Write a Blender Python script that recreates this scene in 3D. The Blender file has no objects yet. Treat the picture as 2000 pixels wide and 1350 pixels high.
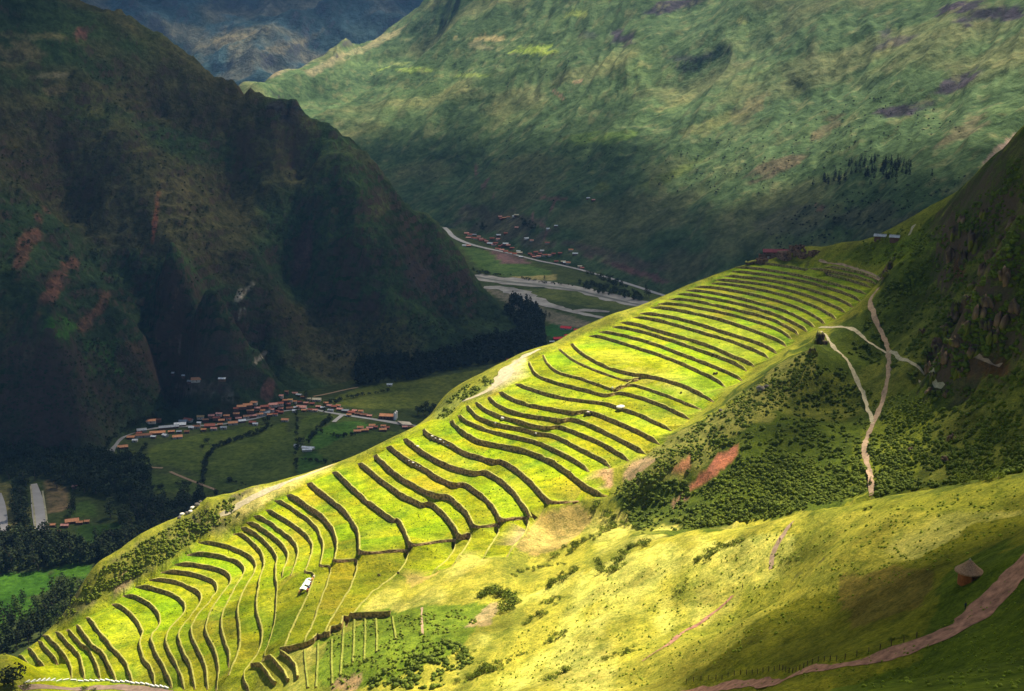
import bpy, math, random, numpy as np
from mathutils import Vector
from mathutils.bvhtree import BVHTree
from mathutils.geometry import delaunay_2d_cdt

random.seed(7)
rng = np.random.default_rng(7)
S = bpy.context.scene
COL = S.collection
R = math.radians

# ------------------------------------------------------------ camera, sky, sun
PITCH = R(14.0)
FPX = 2414.0                       # focal length in pixels of a 2000 px wide picture
cam_d = bpy.data.cameras.new('camera'); cam = bpy.data.objects.new('camera', cam_d)
COL.objects.link(cam); S.camera = cam
cam_d.sensor_width = 36.0; cam_d.lens = 36.0 * FPX / 2000.0
cam_d.clip_start = 1.0; cam_d.clip_end = 60000.0
cam.location = (0, 0, 0)
cam.rotation_euler = (R(90) - PITCH, 0, 0)

SUN_EL, SUN_AZ = R(56), R(38)      # azimuth measured from +Y towards +X
LDIR = Vector((math.sin(SUN_AZ)*math.cos(SUN_EL), math.cos(SUN_AZ)*math.cos(SUN_EL), math.sin(SUN_EL)))
world = bpy.data.worlds.new("World"); S.world = world; world.use_nodes = True
wn = world.node_tree.nodes; wl = world.node_tree.links
bg = wn['Background']
sky = wn.new('ShaderNodeTexSky'); sky.sky_type = 'NISHITA'; sky.sun_disc = False
sky.sun_elevation = SUN_EL; sky.sun_rotation = SUN_AZ; sky.altitude = 3300
wl.new(sky.outputs[0], bg.inputs['Color']); bg.inputs['Strength'].default_value = 0.05
sun_d = bpy.data.lights.new('sun', 'SUN'); sun_d.energy = 5.0; sun_d.angle = R(0.5); sun_d.color = (1, 0.93, 0.80)
sun = bpy.data.objects.new('sun', sun_d); COL.objects.link(sun)
sun.rotation_euler = LDIR.to_track_quat('Z', 'Y').to_euler()
sun.location = (0, 0, 500)
S.view_settings.view_transform = 'Standard'; S.view_settings.look = 'None'
S.view_settings.exposure = 1.22; S.view_settings.gamma = 1.0
S.view_settings.use_curve_mapping = False
S.render.engine = 'CYCLES'
S.cycles.use_denoising = True
S.cycles.max_bounces = 4; S.cycles.transparent_max_bounces = 12; S.cycles.volume_bounces = 0

# ------------------------------------------------------------ helpers
SP, CP = math.sin(PITCH), math.cos(PITCH)
def pdir(u, v):
    a = (np.asarray(u, float) - 1000.0) / FPX; b = (np.asarray(v, float) - 675.0) / FPX
    return np.stack([a, CP - b*SP, -SP - b*CP], -1)
def PD(u, v, D):
    d = pdir(u, v); return d * (np.asarray(D, float) / np.hypot(d[..., 0], d[..., 1]))[..., None]
def PZ(u, v, z):
    d = pdir(u, v); return d * (np.asarray(z, float) / d[..., 2])[..., None]
def proj(p):
    p = np.asarray(p, float)
    f = p[..., 1]*CP - p[..., 2]*SP; up = p[..., 1]*SP + p[..., 2]*CP
    f = np.where(f < 1, 1, f)
    return 1000 + FPX*p[..., 0]/f, 675 - FPX*up/f

def _h(ix, iy, s):
    n = (ix.astype(np.int64)*374761393 + iy.astype(np.int64)*668265263 + s*974634777) & 0xffffffff
    n = ((n ^ (n >> 13))*1274126177) & 0xffffffff
    return ((n ^ (n >> 16)) & 0xffff) / 65535.0
def vnoise(x, y, s=0):
    xi = np.floor(x); yi = np.floor(y); fx = x-xi; fy = y-yi
    fx = fx*fx*fx*(fx*(fx*6-15)+10); fy = fy*fy*fy*(fy*(fy*6-15)+10)
    a = _h(xi, yi, s); b = _h(xi+1, yi, s); c = _h(xi, yi+1, s); d = _h(xi+1, yi+1, s)
    return (a*(1-fx)+b*fx)*(1-fy) + (c*(1-fx)+d*fx)*fy
def fbm(x, y, s=0, o=5, g=0.5):
    t = 0; a = 1; n = 0
    for k in range(o):
        t = t + a*(vnoise(x, y, s+k*17)*2-1); n += a; a *= g
        x, y = x*1.93+y*0.37+11.3, y*1.93-x*0.37+5.7
    return t/n
def ridged(x, y, s=0, o=5, g=0.5):
    t = 0; a = 1; n = 0
    for k in range(o):
        t = t + a*(1-np.abs(vnoise(x, y, s+k*17)*2-1)*2); n += a; a *= g
        x, y = x*1.93+y*0.37+11.3, y*1.93-x*0.37+5.7
    return t/n
class RBF:
    def __init__(s, P, c):
        P = np.asarray(P, float); s.X = P[:, :2]; s.c2 = c*c; s.m = P[:, 2].mean()
        A = s.k(s.X) ; A = A + 0.02*np.eye(len(P))
        n = len(P); B = np.hstack([np.ones((n, 1)), s.X/1000]); M = np.block([[A, B], [B.T, np.zeros((3, 3))]])
        w = np.linalg.solve(M, np.concatenate([P[:, 2]-s.m, np.zeros(3)])); s.w = w[:n]; s.l = w[n:]
    def k(s, Q): return -np.sqrt(((Q[:, None, :]-s.X[None])**2).sum(-1) + s.c2)
    def __call__(s, Q):
        out = []
        for i in range(0, len(Q), 4000):
            q = Q[i:i+4000]; out.append(s.k(q) @ s.w + s.l[0] + q @ s.l[1:]/1000 + s.m)
        return np.concatenate(out)
def inpoly(u, v, poly):
    poly = np.asarray(poly, float); r = np.zeros(np.shape(u), bool); n = len(poly)
    for i in range(n):
        x0, y0 = poly[i]; x1, y1 = poly[(i+1) % n]
        c = ((y0 > v) != (y1 > v)) & (u < (x1-x0)*(v-y0)/((y1-y0) if y1 != y0 else 1e-9) + x0)
        r ^= c
    return r
def segdist(u, v, pts):
    """distance in pixels to a polyline"""
    best = np.full(np.shape(u), 1e9)
    for (x0, y0), (x1, y1) in zip(pts[:-1], pts[1:]):
        dx, dy = x1-x0, y1-y0; t = np.clip(((u-x0)*dx+(v-y0)*dy)/(dx*dx+dy*dy+1e-9), 0, 1)
        best = np.minimum(best, np.hypot(u-x0-t*dx, v-y0-t*dy))
    return best
def smooth(e0, e1, x):
    t = np.clip((x-e0)/(e1-e0), 0, 1); return t*t*(3-2*t)

def mesh_np(name, V, F):
    """V (n,3), F list/array of faces (uniform size array or list of lists)"""
    me = bpy.data.meshes.new(name)
    V = np.asarray(V, np.float32)
    if isinstance(F, np.ndarray):
        k = F.shape[1]; me.vertices.add(len(V)); me.vertices.foreach_set('co', V.ravel())
        me.loops.add(F.size); me.loops.foreach_set('vertex_index', F.astype(np.int32).ravel())
        me.polygons.add(len(F)); me.polygons.foreach_set('loop_start', np.arange(0, F.size, k, dtype=np.int32))
        me.update(calc_edges=True)
    else:
        me.from_pydata([tuple(map(float, p)) for p in V], [], [tuple(map(int, f)) for f in F]); me.update()
    return me
def link(name, me, mat=None, parent=None, smooth_=False):
    o = bpy.data.objects.new(name, me); COL.objects.link(o)
    if mat is not None and me is not None:
        if len(me.materials) == 0: me.materials.append(mat)
    if parent is not None: o.parent = parent
    if smooth_: me.polygons.foreach_set('use_smooth', [True]*len(me.polygons))
    return o
def empty(name, loc=(0, 0, 0), rz=0):
    o = bpy.data.objects.new(name, None); COL.objects.link(o); o.location = loc; o.rotation_euler = (0, 0, rz)
    o.empty_display_size = 1; return o
def tag(o, label=None, cat=None, group=None, kind=None):
    if label: o['label'] = label
    if cat: o['category'] = cat
    if group: o['group'] = group
    if kind: o['kind'] = kind
    return o
def set_col(me, C, name='tint'):
    a = me.color_attributes.new(name, 'FLOAT_COLOR', 'POINT')
    a.data.foreach_set('color', np.hstack([C, np.ones((len(C), 1))]).astype(np.float32).ravel())
_ORD = ['first','second','third','fourth','fifth','sixth','seventh','eighth','ninth','tenth','eleventh','twelfth','thirteenth','fourteenth','fifteenth','sixteenth','seventeenth','eighteenth','nineteenth']
_TEN = {2:'twent',3:'thirt',4:'fort',5:'fift',6:'sixt',7:'sevent',8:'eight',9:'ninet'}
def ordinal(n):
    if n < 20: return _ORD[n-1]
    t, r = divmod(n, 10)
    return _TEN[t]+('ieth' if r == 0 else 'y-'+_ORD[r-1])

# ------------------------------------------------------------ materials
def new_mat(name, rough=0.9):
    m = bpy.data.materials.new(name); m.use_nodes = True
    b = m.node_tree.nodes['Principled BSDF']; b.inputs['Roughness'].default_value = rough
    b.inputs['Specular IOR Level'].default_value = 0.15
    return m, m.node_tree.nodes, m.node_tree.links, b
def noise_n(n, l, scale, detail=6, rough=0.6, coord=None, dist=0.0):
    t = n.new('ShaderNodeTexNoise'); t.inputs['Scale'].default_value = scale; t.inputs['Detail'].default_value = detail
    t.inputs['Roughness'].default_value = rough; t.inputs['Distortion'].default_value = dist
    if coord is None:
        tc = n.new('ShaderNodeTexCoord'); coord = tc.outputs['Object']
    l.new(coord, t.inputs['Vector']); return t
def ramp_n(n, l, src, stops):
    r = n.new('ShaderNodeValToRGB'); e = r.color_ramp.elements
    e[0].position, e[1].position = stops[0][0], stops[-1][0]
    for p, c in stops[1:-1]: e.new(p)
    for el, (p, c) in zip(sorted(e, key=lambda q: q.position), stops):
        el.color = (*c, 1) if len(c) == 3 else c
    l.new(src, r.inputs[0]); return r
def mix_n(n, l, fac, a, b, mode='MIX'):
    m = n.new('ShaderNodeMix'); m.data_type = 'RGBA'; m.blend_type = mode
    for sock, val in ((m.inputs[0], fac), (m.inputs[6], a), (m.inputs[7], b)):
        if hasattr(val, 'default_value') or hasattr(val, 'is_linked'): l.new(val, sock)
        elif isinstance(val, tuple): sock.default_value = (*val, 1)
        else: sock.default_value = val
    return m.outputs[2]
def flat_mat(name, c, rough=0.85, scale=0.5, var=0.35, bump=0.0):
    m, n, l, b = new_mat(name, rough)
    t = noise_n(n, l, scale, 5, 0.65)
    lo = tuple(x*(1-var) for x in c); hi = tuple(min(1, x*(1+var)) for x in c)
    r = ramp_n(n, l, t.outputs[0], [(0.3, lo), (0.7, hi)]); l.new(r.outputs[0], b.inputs['Base Color'])
    if bump:
        bp = n.new('ShaderNodeBump'); bp.inputs['Strength'].default_value = 0.6; bp.inputs['Distance'].default_value = bump
        l.new(t.outputs[0], bp.inputs['Height']); l.new(bp.outputs[0], b.inputs['Normal'])
    return m
def ground_mat(name, s1, s2, s3, rockcol=None, rock_slope=0.7, bump=0.6, dark=(0.55, 0.55, 0.5), lite=(1.35, 1.3, 1.1), rockmix=0.12, speck=None):
    """vertex tint x several scales of noise, rock where it is steep"""
    m, n, l, b = new_mat(name, 0.95)
    b.inputs['Specular IOR Level'].default_value = 0.05
    at = n.new('ShaderNodeAttribute'); at.attribute_name = 'tint'
    t1 = noise_n(n, l, s1, 6, 0.62); t2 = noise_n(n, l, s2, 7, 0.7); t3 = noise_n(n, l, s3, 5, 0.7)
    r1 = ramp_n(n, l, t1.outputs[0], [(0.32, dark), (0.5, (1, 1, 1)), (0.7, lite)])
    c = mix_n(n, l, 1.0, at.outputs['Color'], r1.outputs[0], 'MULTIPLY')
    r2 = ramp_n(n, l, t2.outputs[0], [(0.36, (0.6, 0.68, 0.6)), (0.5, (1, 1, 1)), (0.66, (1.4, 1.28, 1.25))])
    c = mix_n(n, l, 1.0, c, r2.outputs[0], 'MULTIPLY')
    r3 = ramp_n(n, l, t3.outputs[0], [(0.38, (0.62, 0.68, 0.62)), (0.6, (1.25, 1.22, 1.15))])
    c = mix_n(n, l, 1.0, c, r3.outputs[0], 'MULTIPLY')
    if rockcol:
        ge = n.new('ShaderNodeNewGeometry'); sx = n.new('ShaderNodeSeparateXYZ'); l.new(ge.outputs['True Normal'], sx.inputs[0])
        ad = n.new('ShaderNodeMath'); ad.operation = 'MULTIPLY_ADD'; l.new(t2.outputs[0], ad.inputs[0]); ad.inputs[1].default_value = 0.5
        l.new(sx.outputs[2], ad.inputs[2])
        rr = ramp_n(n, l, ad.outputs[0], [(rock_slope+0.25-rockmix, (1, 1, 1)), (rock_slope+0.25+rockmix, (0, 0, 0))])
        rc = mix_n(n, l, t3.outputs[0], tuple(x*0.5 for x in rockcol), tuple(x*1.4 for x in rockcol))
        c = mix_n(n, l, rr.outputs[0], c, rc)
    if speck:
        ts = noise_n(n, l, speck[0], 2, 0.5); rs = ramp_n(n, l, ts.outputs[0], [(speck[1], (0, 0, 0)), (speck[1]+0.04, (1, 1, 1))])
        c = mix_n(n, l, rs.outputs[0], c, speck[2])
    l.new(c, b.inputs['Base Color'])
    bp = n.new('ShaderNodeBump'); bp.inputs['Strength'].default_value = 1.0; bp.inputs['Distance'].default_value = bump
    l.new(t3.outputs[0], bp.inputs['Height'])
    bp2 = n.new('ShaderNodeBump'); bp2.inputs['Strength'].default_value = 1.0; bp2.inputs['Distance'].default_value = bump*4
    l.new(t2.outputs[0], bp2.inputs['Height']); l.new(bp.outputs[0], bp2.inputs['Normal'])
    l.new(bp2.outputs[0], b.inputs['Normal'])
    return m
HAZE = 0.000024
# ============================================================ NEAR HILL WITH TERRACES
# each terrace wall: points of its top edge, walls counted from the lowest one up
WALLS = [
 [(37,1273),(50,1290),(65,1310)],
 [(54,1259),(70,1280),(88,1303)],
 [(75,1245),(92,1268),(114,1292)],
 [(86,1233),(107,1255),(130,1280),(138,1300),(140,1318)],
 [(109,1227),(127,1248),(147,1269),(156,1280),(161,1300),(165,1320)],
 [(131,1223),(145,1240),(160,1259),(172,1263),(185,1288),(196,1320)],
 [(149,1214),(162,1235),(186,1264),(200,1270),(212,1295),(226,1324)],
 [(170,1199),(190,1228),(215,1259),(240,1283),(250,1305),(260,1328)],
 [(219,1173),(245,1188),(267,1208),(279,1230),(272,1252),(275,1278),(296,1303),(303,1333)],
 [(239,1157),(270,1165),(300,1183),(316,1210),(306,1228),(293,1240),(300,1266),(313,1288),(323,1308),(335,1338)],
 [(264,1140),(300,1146),(337,1158),(357,1173),(362,1190),(345,1212),(327,1230),(321,1248),(330,1270),(342,1290),(350,1312),(360,1340)],
 [(291,1127),(325,1129),(362,1139),(387,1153),(394,1166),(388,1183),(368,1207),(352,1226),(346,1243),(355,1268),(368,1288),(374,1310),(380,1340)],
 [(314,1112),(350,1114),(387,1120),(415,1132),(425,1145),(422,1157),(398,1186),(379,1208),(372,1230),(380,1255),(392,1275),(400,1298),(405,1340)],
 [(340,1097),(375,1099),(412,1105),(442,1115),(451,1127),(448,1141),(425,1170),(408,1195),(401,1218),(403,1240),(415,1260),(425,1282),(427,1308),(424,1342)],
 [(365,1078),(400,1079),(437,1085),(467,1095),(477,1108),(475,1121),(457,1148),(443,1175),(433,1200),(431,1225),(440,1252),(447,1275),(446,1298)],
 [(388,1054),(425,1059),(462,1070),(487,1083),(501,1100),(497,1118),(480,1143),(467,1170),(462,1200),(468,1230),(469,1255),(460,1285),(446,1312)],
 [(455,1037),(470,1039),(487,1053),(505,1070),(516,1088),(515,1105),(508,1122),(504,1142),(501,1163),(499,1188),(507,1213),(513,1243),(504,1278),(480,1305),(474,1320),(488,1348)],
 [(470,1024),(490,1034),(512,1050),(532,1070),(540,1088),(539,1105),(537,1122),(541,1140),(541,1165),(538,1190),(535,1225),(522,1262),(512,1285)],
 [(482,1014),(507,1027),(532,1045),(552,1062),(561,1080),(560,1095),(554,1110),(551,1122)],
 [(496,1001),(522,1015),(550,1035),(572,1052),(582,1070),(581,1087),(574,1105),(568,1118)],
 [(519,990),(542,1005),(572,1022),(595,1040),(609,1057),(610,1075),(602,1100),(592,1118),(614,1117),(611,1132),(600,1160),(588,1190),(575,1215),(562,1245),(551,1268)],
 [(537,972),(557,982),(582,997),(602,1012),(620,1032),(629,1052),(631,1070),(627,1092),(622,1105),(646,1104),(645,1115),(640,1130),(630,1160),(615,1200),(600,1238),(592,1258)],
 [(559,959),(582,972),(607,990),(632,1007),(650,1030),(657,1050),(657,1070),(653,1088),(651,1094),(675,1093),(699,1091),(697,1105),(692,1125),(683,1150),(672,1168),(658,1190),(643,1215),(628,1240)],
 [(600,936),(620,952),(645,972),(670,992),(687,1012),(699,1035),(702,1057),(701,1080),(750,1076),(799,1072),(797,1085),(788,1102),(773,1120),(752,1137),(732,1150),(712,1170),(695,1190),(677,1214)],
 [(650,914),(670,932),(692,954),(717,975),(742,995),(767,1013),(777,1008),(786,1025),(795,1047),(801,1064),(845,1058),(893,1051),(889,1066),(878,1086),(860,1104),(840,1118)],
 [(700,897),(717,912),(740,930),(765,950),(790,967),(812,977),(826,983),(840,978),(855,990),(875,1010),(890,1030),(896,1046),(922,1039),(917,1056),(904,1076),(885,1096)],
 [(730,882),(747,900),(765,917),(790,935),(817,950),(842,962),(855,965),(875,966),(890,978),(905,990),(917,1007),(925,1028),(950,1026),(977,1022),(974,1036),(966,1051),(954,1068),(943,1083)],
 [(756,865),(775,880),(797,897),(820,907),(842,922),(865,935),(889,946),(904,940),(922,950),(942,965),(960,982),(972,1000),(978,1015),(1004,1012),(1031,1009),(1032,1022),(1023,1042),(1005,1062),(990,1080)],
 [(788,850),(802,862),(825,880),(850,895),(875,907),(900,915),(930,922),(945,917),(965,927),(987,942),(1007,962),(1022,985),(1036,1001)],
 [(825,832),(837,847),(857,855),(875,862),(895,875),(920,886),(945,892),(967,900),(975,896),(995,905),(1020,922),(1040,942),(1057,962),(1076,981),(1100,979),(1130,975)],
 [(879,815),(892,830),(910,845),(930,856),(950,862),(975,866),(1000,872),(1025,876),(1050,885),(1075,897),(1100,912),(1125,932),(1150,950),(1172,962),(1187,960)],
 [(895,805),(905,817),(925,827),(950,837),(975,844),(1000,850),(1025,855),(1050,861),(1075,872),(1100,884),(1125,897),(1150,915)],
 [(911,787),(920,802),(937,815),(962,824),(987,830),(1025,837),(1050,845),(1075,846),(1100,857),(1125,870),(1150,882),(1175,895),(1192,907)],
 [(929,780),(937,790),(955,802),(975,811),(1000,817),(1025,824),(1050,830),(1072,834),(1090,830),(1112,837),(1137,847),(1162,857),(1187,870),(1212,885),(1229,894)],
 [(954,770),(962,782),(982,795),(1007,804),(1037,810),(1070,815),(1097,820),(1112,816),(1132,819),(1162,832),(1195,847),(1220,860),(1247,875),(1262,881)],
 [(975,760),(985,770),(1010,781),(1037,789),(1075,796),(1100,801),(1122,804),(1140,800),(1160,804),(1187,815),(1212,825),(1247,840),(1270,852),(1290,862)],
 [(1007,745),(1025,754),(1050,762),(1075,770),(1112,777),(1150,782),(1170,784),(1187,787),(1212,796),(1250,808),(1275,820),(1312,836)],
 [(1034,702),(1037,717),(1050,732),(1075,742),(1100,750),(1125,756),(1150,762),(1175,769),(1190,770),(1205,764),(1237,770),(1275,782),(1300,792),(1325,805),(1347,814)],
 [(1060,690),(1067,707),(1082,722),(1105,731),(1132,737),(1157,746),(1182,755),(1199,760),(1231,748),(1262,757),(1300,770),(1325,780),(1350,790),(1370,796)],
 [(1092,679),(1105,692),(1122,705),(1150,717),(1180,729),(1210,739),(1233,744),(1256,737)],
 [(1115,667),(1127,682),(1150,697),(1175,710),(1200,720),(1230,728),(1262,732),(1290,737),(1325,747),(1350,757),(1375,770),(1395,780)],
 [(1151,652),(1175,656),(1205,665),(1237,675),(1270,685),(1300,695),(1330,707),(1357,720),(1382,731),(1400,740),(1417,751)],
 [(1171,644),(1200,649),(1232,656),(1267,666),(1300,677),(1332,690),(1365,702),(1395,714),(1425,726),(1450,739)],
 [(1197,634),(1225,639),(1257,646),(1300,659),(1337,671),(1375,685),(1405,695),(1432,705),(1460,720)],
 [(1212,626),(1245,631),(1287,644),(1325,655),(1362,665),(1395,677),(1425,690),(1450,700),(1474,711)],
 [(1237,616),(1275,621),(1312,630),(1350,641),(1387,652),(1425,662),(1455,674),(1480,684),(1502,695)],
 [(1250,608),(1287,612),(1325,620),(1362,630),(1400,642),(1437,653),(1475,665),(1500,675),(1517,686)],
 [(1272,597),(1312,601),(1350,609),(1387,616),(1425,627),(1462,640),(1495,652),(1520,662),(1537,672)],
 [(1285,590),(1325,592),(1362,599),(1400,606),(1450,618),(1487,629),(1520,641),(1547,658)],
 [(1305,581),(1350,584),(1400,595),(1450,606),(1500,619),(1537,635),(1560,650)],
 [(1322,571),(1362,575),(1412,585),(1462,596),(1512,611),(1550,628),(1578,644)],
 [(1340,564),(1375,567),(1425,576),(1475,588),(1525,602),(1562,618),(1592,636)],
 [(1357,557),(1400,560),(1450,569),(1500,580),(1550,595),(1587,612),(1612,629)],
 [(1390,550),(1437,555),(1487,564),(1537,576),(1582,592),(1612,606),(1634,620)],
 [(1397,543),(1450,548),(1500,555),(1550,567),(1595,581),(1625,594),(1652,607)],
 [(1415,536),(1462,540),(1512,547),(1562,558),(1607,571),(1645,585),(1668,597)],
 [(1430,527),(1475,532),(1525,539),(1575,548),(1620,561),(1660,574),(1682,585)],
 [(1436,519),(1475,522),(1512,527),(1562,536),(1607,547),(1650,558),(1692,571)],
 [(1465,511),(1500,513),(1550,520),(1600,530),(1650,542),(1702,558)],
 [(1582,521),(1625,528),(1675,538),(1712,551)],
 [(1612,517),(1650,523),(1687,532),(1717,544)],
]
# rise from one wall foot to the next
def dz_of(k):
    if k < 22: return 2.85
    if k < 27: return 4.2
    if k < 31: return 4.0
    if k < 36: return 3.0
    if k == 38: return 2.0
    if k == 39: return 1.6
    if k < 41: return 2.6
    if k < 48: return 2.5
    return 2.2
zb = [-312.0]
for k in range(len(WALLS)-1): zb.append(zb[-1]+dz_of(k))
HW = [dz_of(k)*(0.66 if k > 21 else 0.70) for k in range(len(WALLS))]

def resample(P, step):
    P = np.asarray(P, float); seg = np.linalg.norm(np.diff(P, axis=0), axis=1); s = np.concatenate([[0], np.cumsum(seg)])
    n = max(2, int(s[-1]/step)+1); t = np.linspace(0, s[-1], n)
    return np.stack([np.interp(t, s, P[:, i]) for i in range(P.shape[1])], 1)
def chaikin(P):
    """rounds a polyline, keeps sharp short corners fairly sharp"""
    P = np.asarray(P, float); Q = [P[0]]
    for a, b in zip(P[:-1], P[1:]):
        L = np.linalg.norm(b-a); f = min(0.25, 3.0/max(L, .1)) if L < 14 else 0.25
        Q += [a*(1-f)+b*f, a*f+b*(1-f)]
    Q.append(P[-1]); return np.array(Q)
wall_top, wall_base, ctrl = [], [], []
for k, W in enumerate(WALLS):
    u, v = np.array(W, float).T
    T = PZ(u, v, zb[k]+HW[k])
    for p in T: ctrl.append((p[0], p[1], zb[k]+HW[k]*0.6))
    T = chaikin(chaikin(T)); T = resample(T, 1.6)
    s = np.arange(len(T))*1.6
    hv = 1+0.16*fbm(s/7.0, s*0+k*5.3, 15, 4)-0.25*smooth(0.45, 0.7, fbm(s/11.0, s*0+k*9.7, 19, 2))
    wob = fbm(s/9.0, s*0+k*3.1, 5, 3)*0.5
    tg = np.gradient(T[:, :2], axis=0); tg /= np.linalg.norm(tg, axis=1)[:, None]+1e-9
    nr = np.stack([tg[:, 1], -tg[:, 0]], 1)             # downhill side
    T[:, :2] += nr*wob[:, None]
    B = T.copy(); B[:, :2] += nr*0.55; B[:, 2] = zb[k]
    if 20 <= k <= 30:                                    # the short cross walls are low
        pu, pv = proj(T); low = np.zeros(len(T))
        for (a0, b0), (a1, b1) in zip(W[:-1], W[1:]):
            if a1-a0 > 15 and abs(b1-b0) < 0.2*(a1-a0) and b1 < b0+1: low = np.maximum(low, smooth(7, 2, segdist(pu, pv, [(a0, b0), (a1, b1)])))
        B[:, 2] += HW[k]*0.62*low
    m = np.minimum(np.arange(len(T)), np.arange(len(T))[::-1])
    tap = np.clip(0.1+m/4.0, 0, 1)                     # walls die out at both ends
    T[:, 2] = np.maximum(B[:, 2]+0.2, zb[k] + HW[k]*tap*hv)
    wall_top.append(T); wall_base.append(B)

TPOLY = [(5,1292),(60,1243),(86,1226),(165,1193),(215,1167),(235,1152),(262,1135),(310,1107),(336,1093),(362,1073),(385,1049),(452,1032),(480,1009),(519,985),(559,954),(600,931),(650,909),(700,892),(756,860),(788,845),(825,827),(877,810),(909,782),(927,775),(973,755),(1005,740),(1030,697),(1058,685),(1115,662),(1171,639),(1212,621),(1272,592),(1322,566),(1357,552),(1395,538),(1430,522),(1465,506),(1582,515),(1612,512),(1722,541),(1697,574),(1655,612),(1617,635),(1565,655),(1541,677),(1507,700),(1478,716),(1455,744),(1421,756),(1399,785),(1374,801),(1350,820),(1316,841),(1294,867),(1266,886),(1233,899),(1196,912),(1160,925),(1195,965),(1134,980),(1082,988),(1040,1010),(1036,1028),(994,1087),(945,1090),(905,1080),(885,1102),(840,1124),(775,1127),(680,1220),(628,1246),(600,1264),(552,1275),(515,1292),(494,1356),(20,1356),(20,1310)]
n_wall_ctrl = len(ctrl)
SIL = [(-150,1400,560),(0,1282,585),(100,1205,620),(200,1105,650),(300,1040,665),(345,1020,668),(400,985,672),(500,950,682),(600,925,692),(700,889,705),(800,841,712),(850,800,738),(870,775,740),(900,752,742),(950,722,750),(1000,697,757),(1060,678,765),(1110,655,787),(1200,614,800),(1300,578,810),(1400,530,812),(1450,507,812),(1490,487,815),(1560,481,820),(1640,480,820),(1700,467,820),(1760,439,820),(1800,418,818),(1850,391,810),(1900,358,790),(1950,308,765),(2000,263,740),(2060,225,730),(2200,150,720)]
for u, v, D in SIL:
    p = PD(u, v-2, D); ctrl.append(tuple(p))
    t = -p[2]/D
    for dD, ex in ((13, 0.5), (48, 18), (105, 70), (215, 170)):
        q = PD(u, v, D+dD); z = max(q[2]-ex, -540); ctrl.append((q[0], q[1], z))
    q = PD(u, v, D+480); ctrl.append((q[0], q[1], -560))
FORE = [(1600,497,785),(1720,476,795),(1780,480,775),(1700,515,752),(1600,507,768),(1722,556,712),(1752,522,722),(1790,500,735),(1850,450,745),(1900,420,715),(1950,385,700),
 (1560,720,622),(1600,680,645),(1450,800,585),(1550,850,562),(1300,900,556),(1250,950,548),(1240,1000,540),(1300,1010,526),(1350,960,540),(1400,1000,512),(1450,920,540),(1560,1000,492),(1600,930,520),(1700,960,484),(1700,880,530),(1650,800,605),(1700,700,650),(1700,610,695),
 (1790,640,640),(1790,560,700),(1805,735,604),(1840,765,596),(1850,600,655),(1880,545,668),(1920,490,680),
 (1832,700,578),(1850,650,578),(1882,595,583),(1915,540,590),(1950,485,596),(1990,425,600),(2050,350,600),
 (1900,700,560),(1950,600,572),(2000,500,585),(2000,700,540),(2100,500,570),(2100,800,480),
 (1950,850,500),(1880,900,490),(2000,900,455),(1850,830,530),(1960,720,548),(1790,830,545),(1780,900,505),
 (2000,928,375),(2100,905,365),(1900,945,385),(1800,962,395),(1700,978,402),(1600,1003,412),(1500,1022,428),(1400,1042,448),(1340,1048,462),(1250,1056,490),(1150,1050,522),
 (1900,1130,263),(2000,1095,255),(2150,1050,240),(1800,1040,330),(2000,1000,325),(1950,1200,240),(1800,1260,235),(2000,1350,185),(2200,1350,170),(1700,1350,225),(1600,1290,250),(1500,1350,255),(1350,1340,285),(1200,1350,320),(1000,1350,365),(850,1350,395),(700,1350,423),(600,1350,440),
 (1500,1200,350),(1600,1100,345),(1450,1120,395),(1300,1150,410),(1350,1250,335),(1150,1150,450),(1150,1250,385),(1000,1200,455),(1000,1280,405),(850,1250,435),(850,1150,500),(900,1120,520),(1050,1100,515),(1150,1080,505),(1100,1030,550),(720,1250,460),(750,1300,430),(650,1290,455),(1180,1000,550)]
for u, v, D in FORE: ctrl.append(tuple(PD(u, v, D)))
# the ground drops behind the grassy rim and behind the rocky promontory
for u, v, D in [(2000,928,375),(1900,945,385),(1800,962,395),(1700,978,402),(1600,1003,412),(1500,1022,428),(1400,1042,448)]:
    p = PD(u, v, D+45); ctrl.append((p[0], p[1], p[2]-5))
for u, v, D in [(1838,690,578),(1850,650,578),(1882,595,583),(1915,540,590),(1950,485,596),(1990,425,600)]:
    p = PD(u-6, v, D+28); ctrl.append((p[0], p[1], p[2]-14))
# around and below the camera, and the strip below the frame
for x, y, z in [(0,0,-3),(60,0,0),(-60,0,-8),(0,-200,30),(-300,-200,-60),(300,-200,60),(0,60,-40),(0,120,-74),(60,120,-66),(-60,120,-84),(-150,120,-112),(150,100,-50),(-260,150,-170),(-260,300,-225),(-320,420,-296),(-120,380,-248),(0,300,-175),(-90,270,-182),(400,200,-20),(450,400,20),(430,600,10)]:
    ctrl.append((x, y, z))
# keep control points apart
cc = []
wc_ = []
for i_, c in enumerate(ctrl):
    if i_ < n_wall_ctrl:
        if all((c[0]-d[0])**2+(c[1]-d[1])**2 > 16 for d in cc[-60:]): cc.append(c); wc_.append(c)
    elif all((c[0]-d[0])**2+(c[1]-d[1])**2 > 12**2 for d in wc_) and all((c[0]-d[0])**2+(c[1]-d[1])**2 > 25 for d in cc[len(wc_):]): cc.append(c)
near_rbf = RBF(cc, 9.0)

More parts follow.
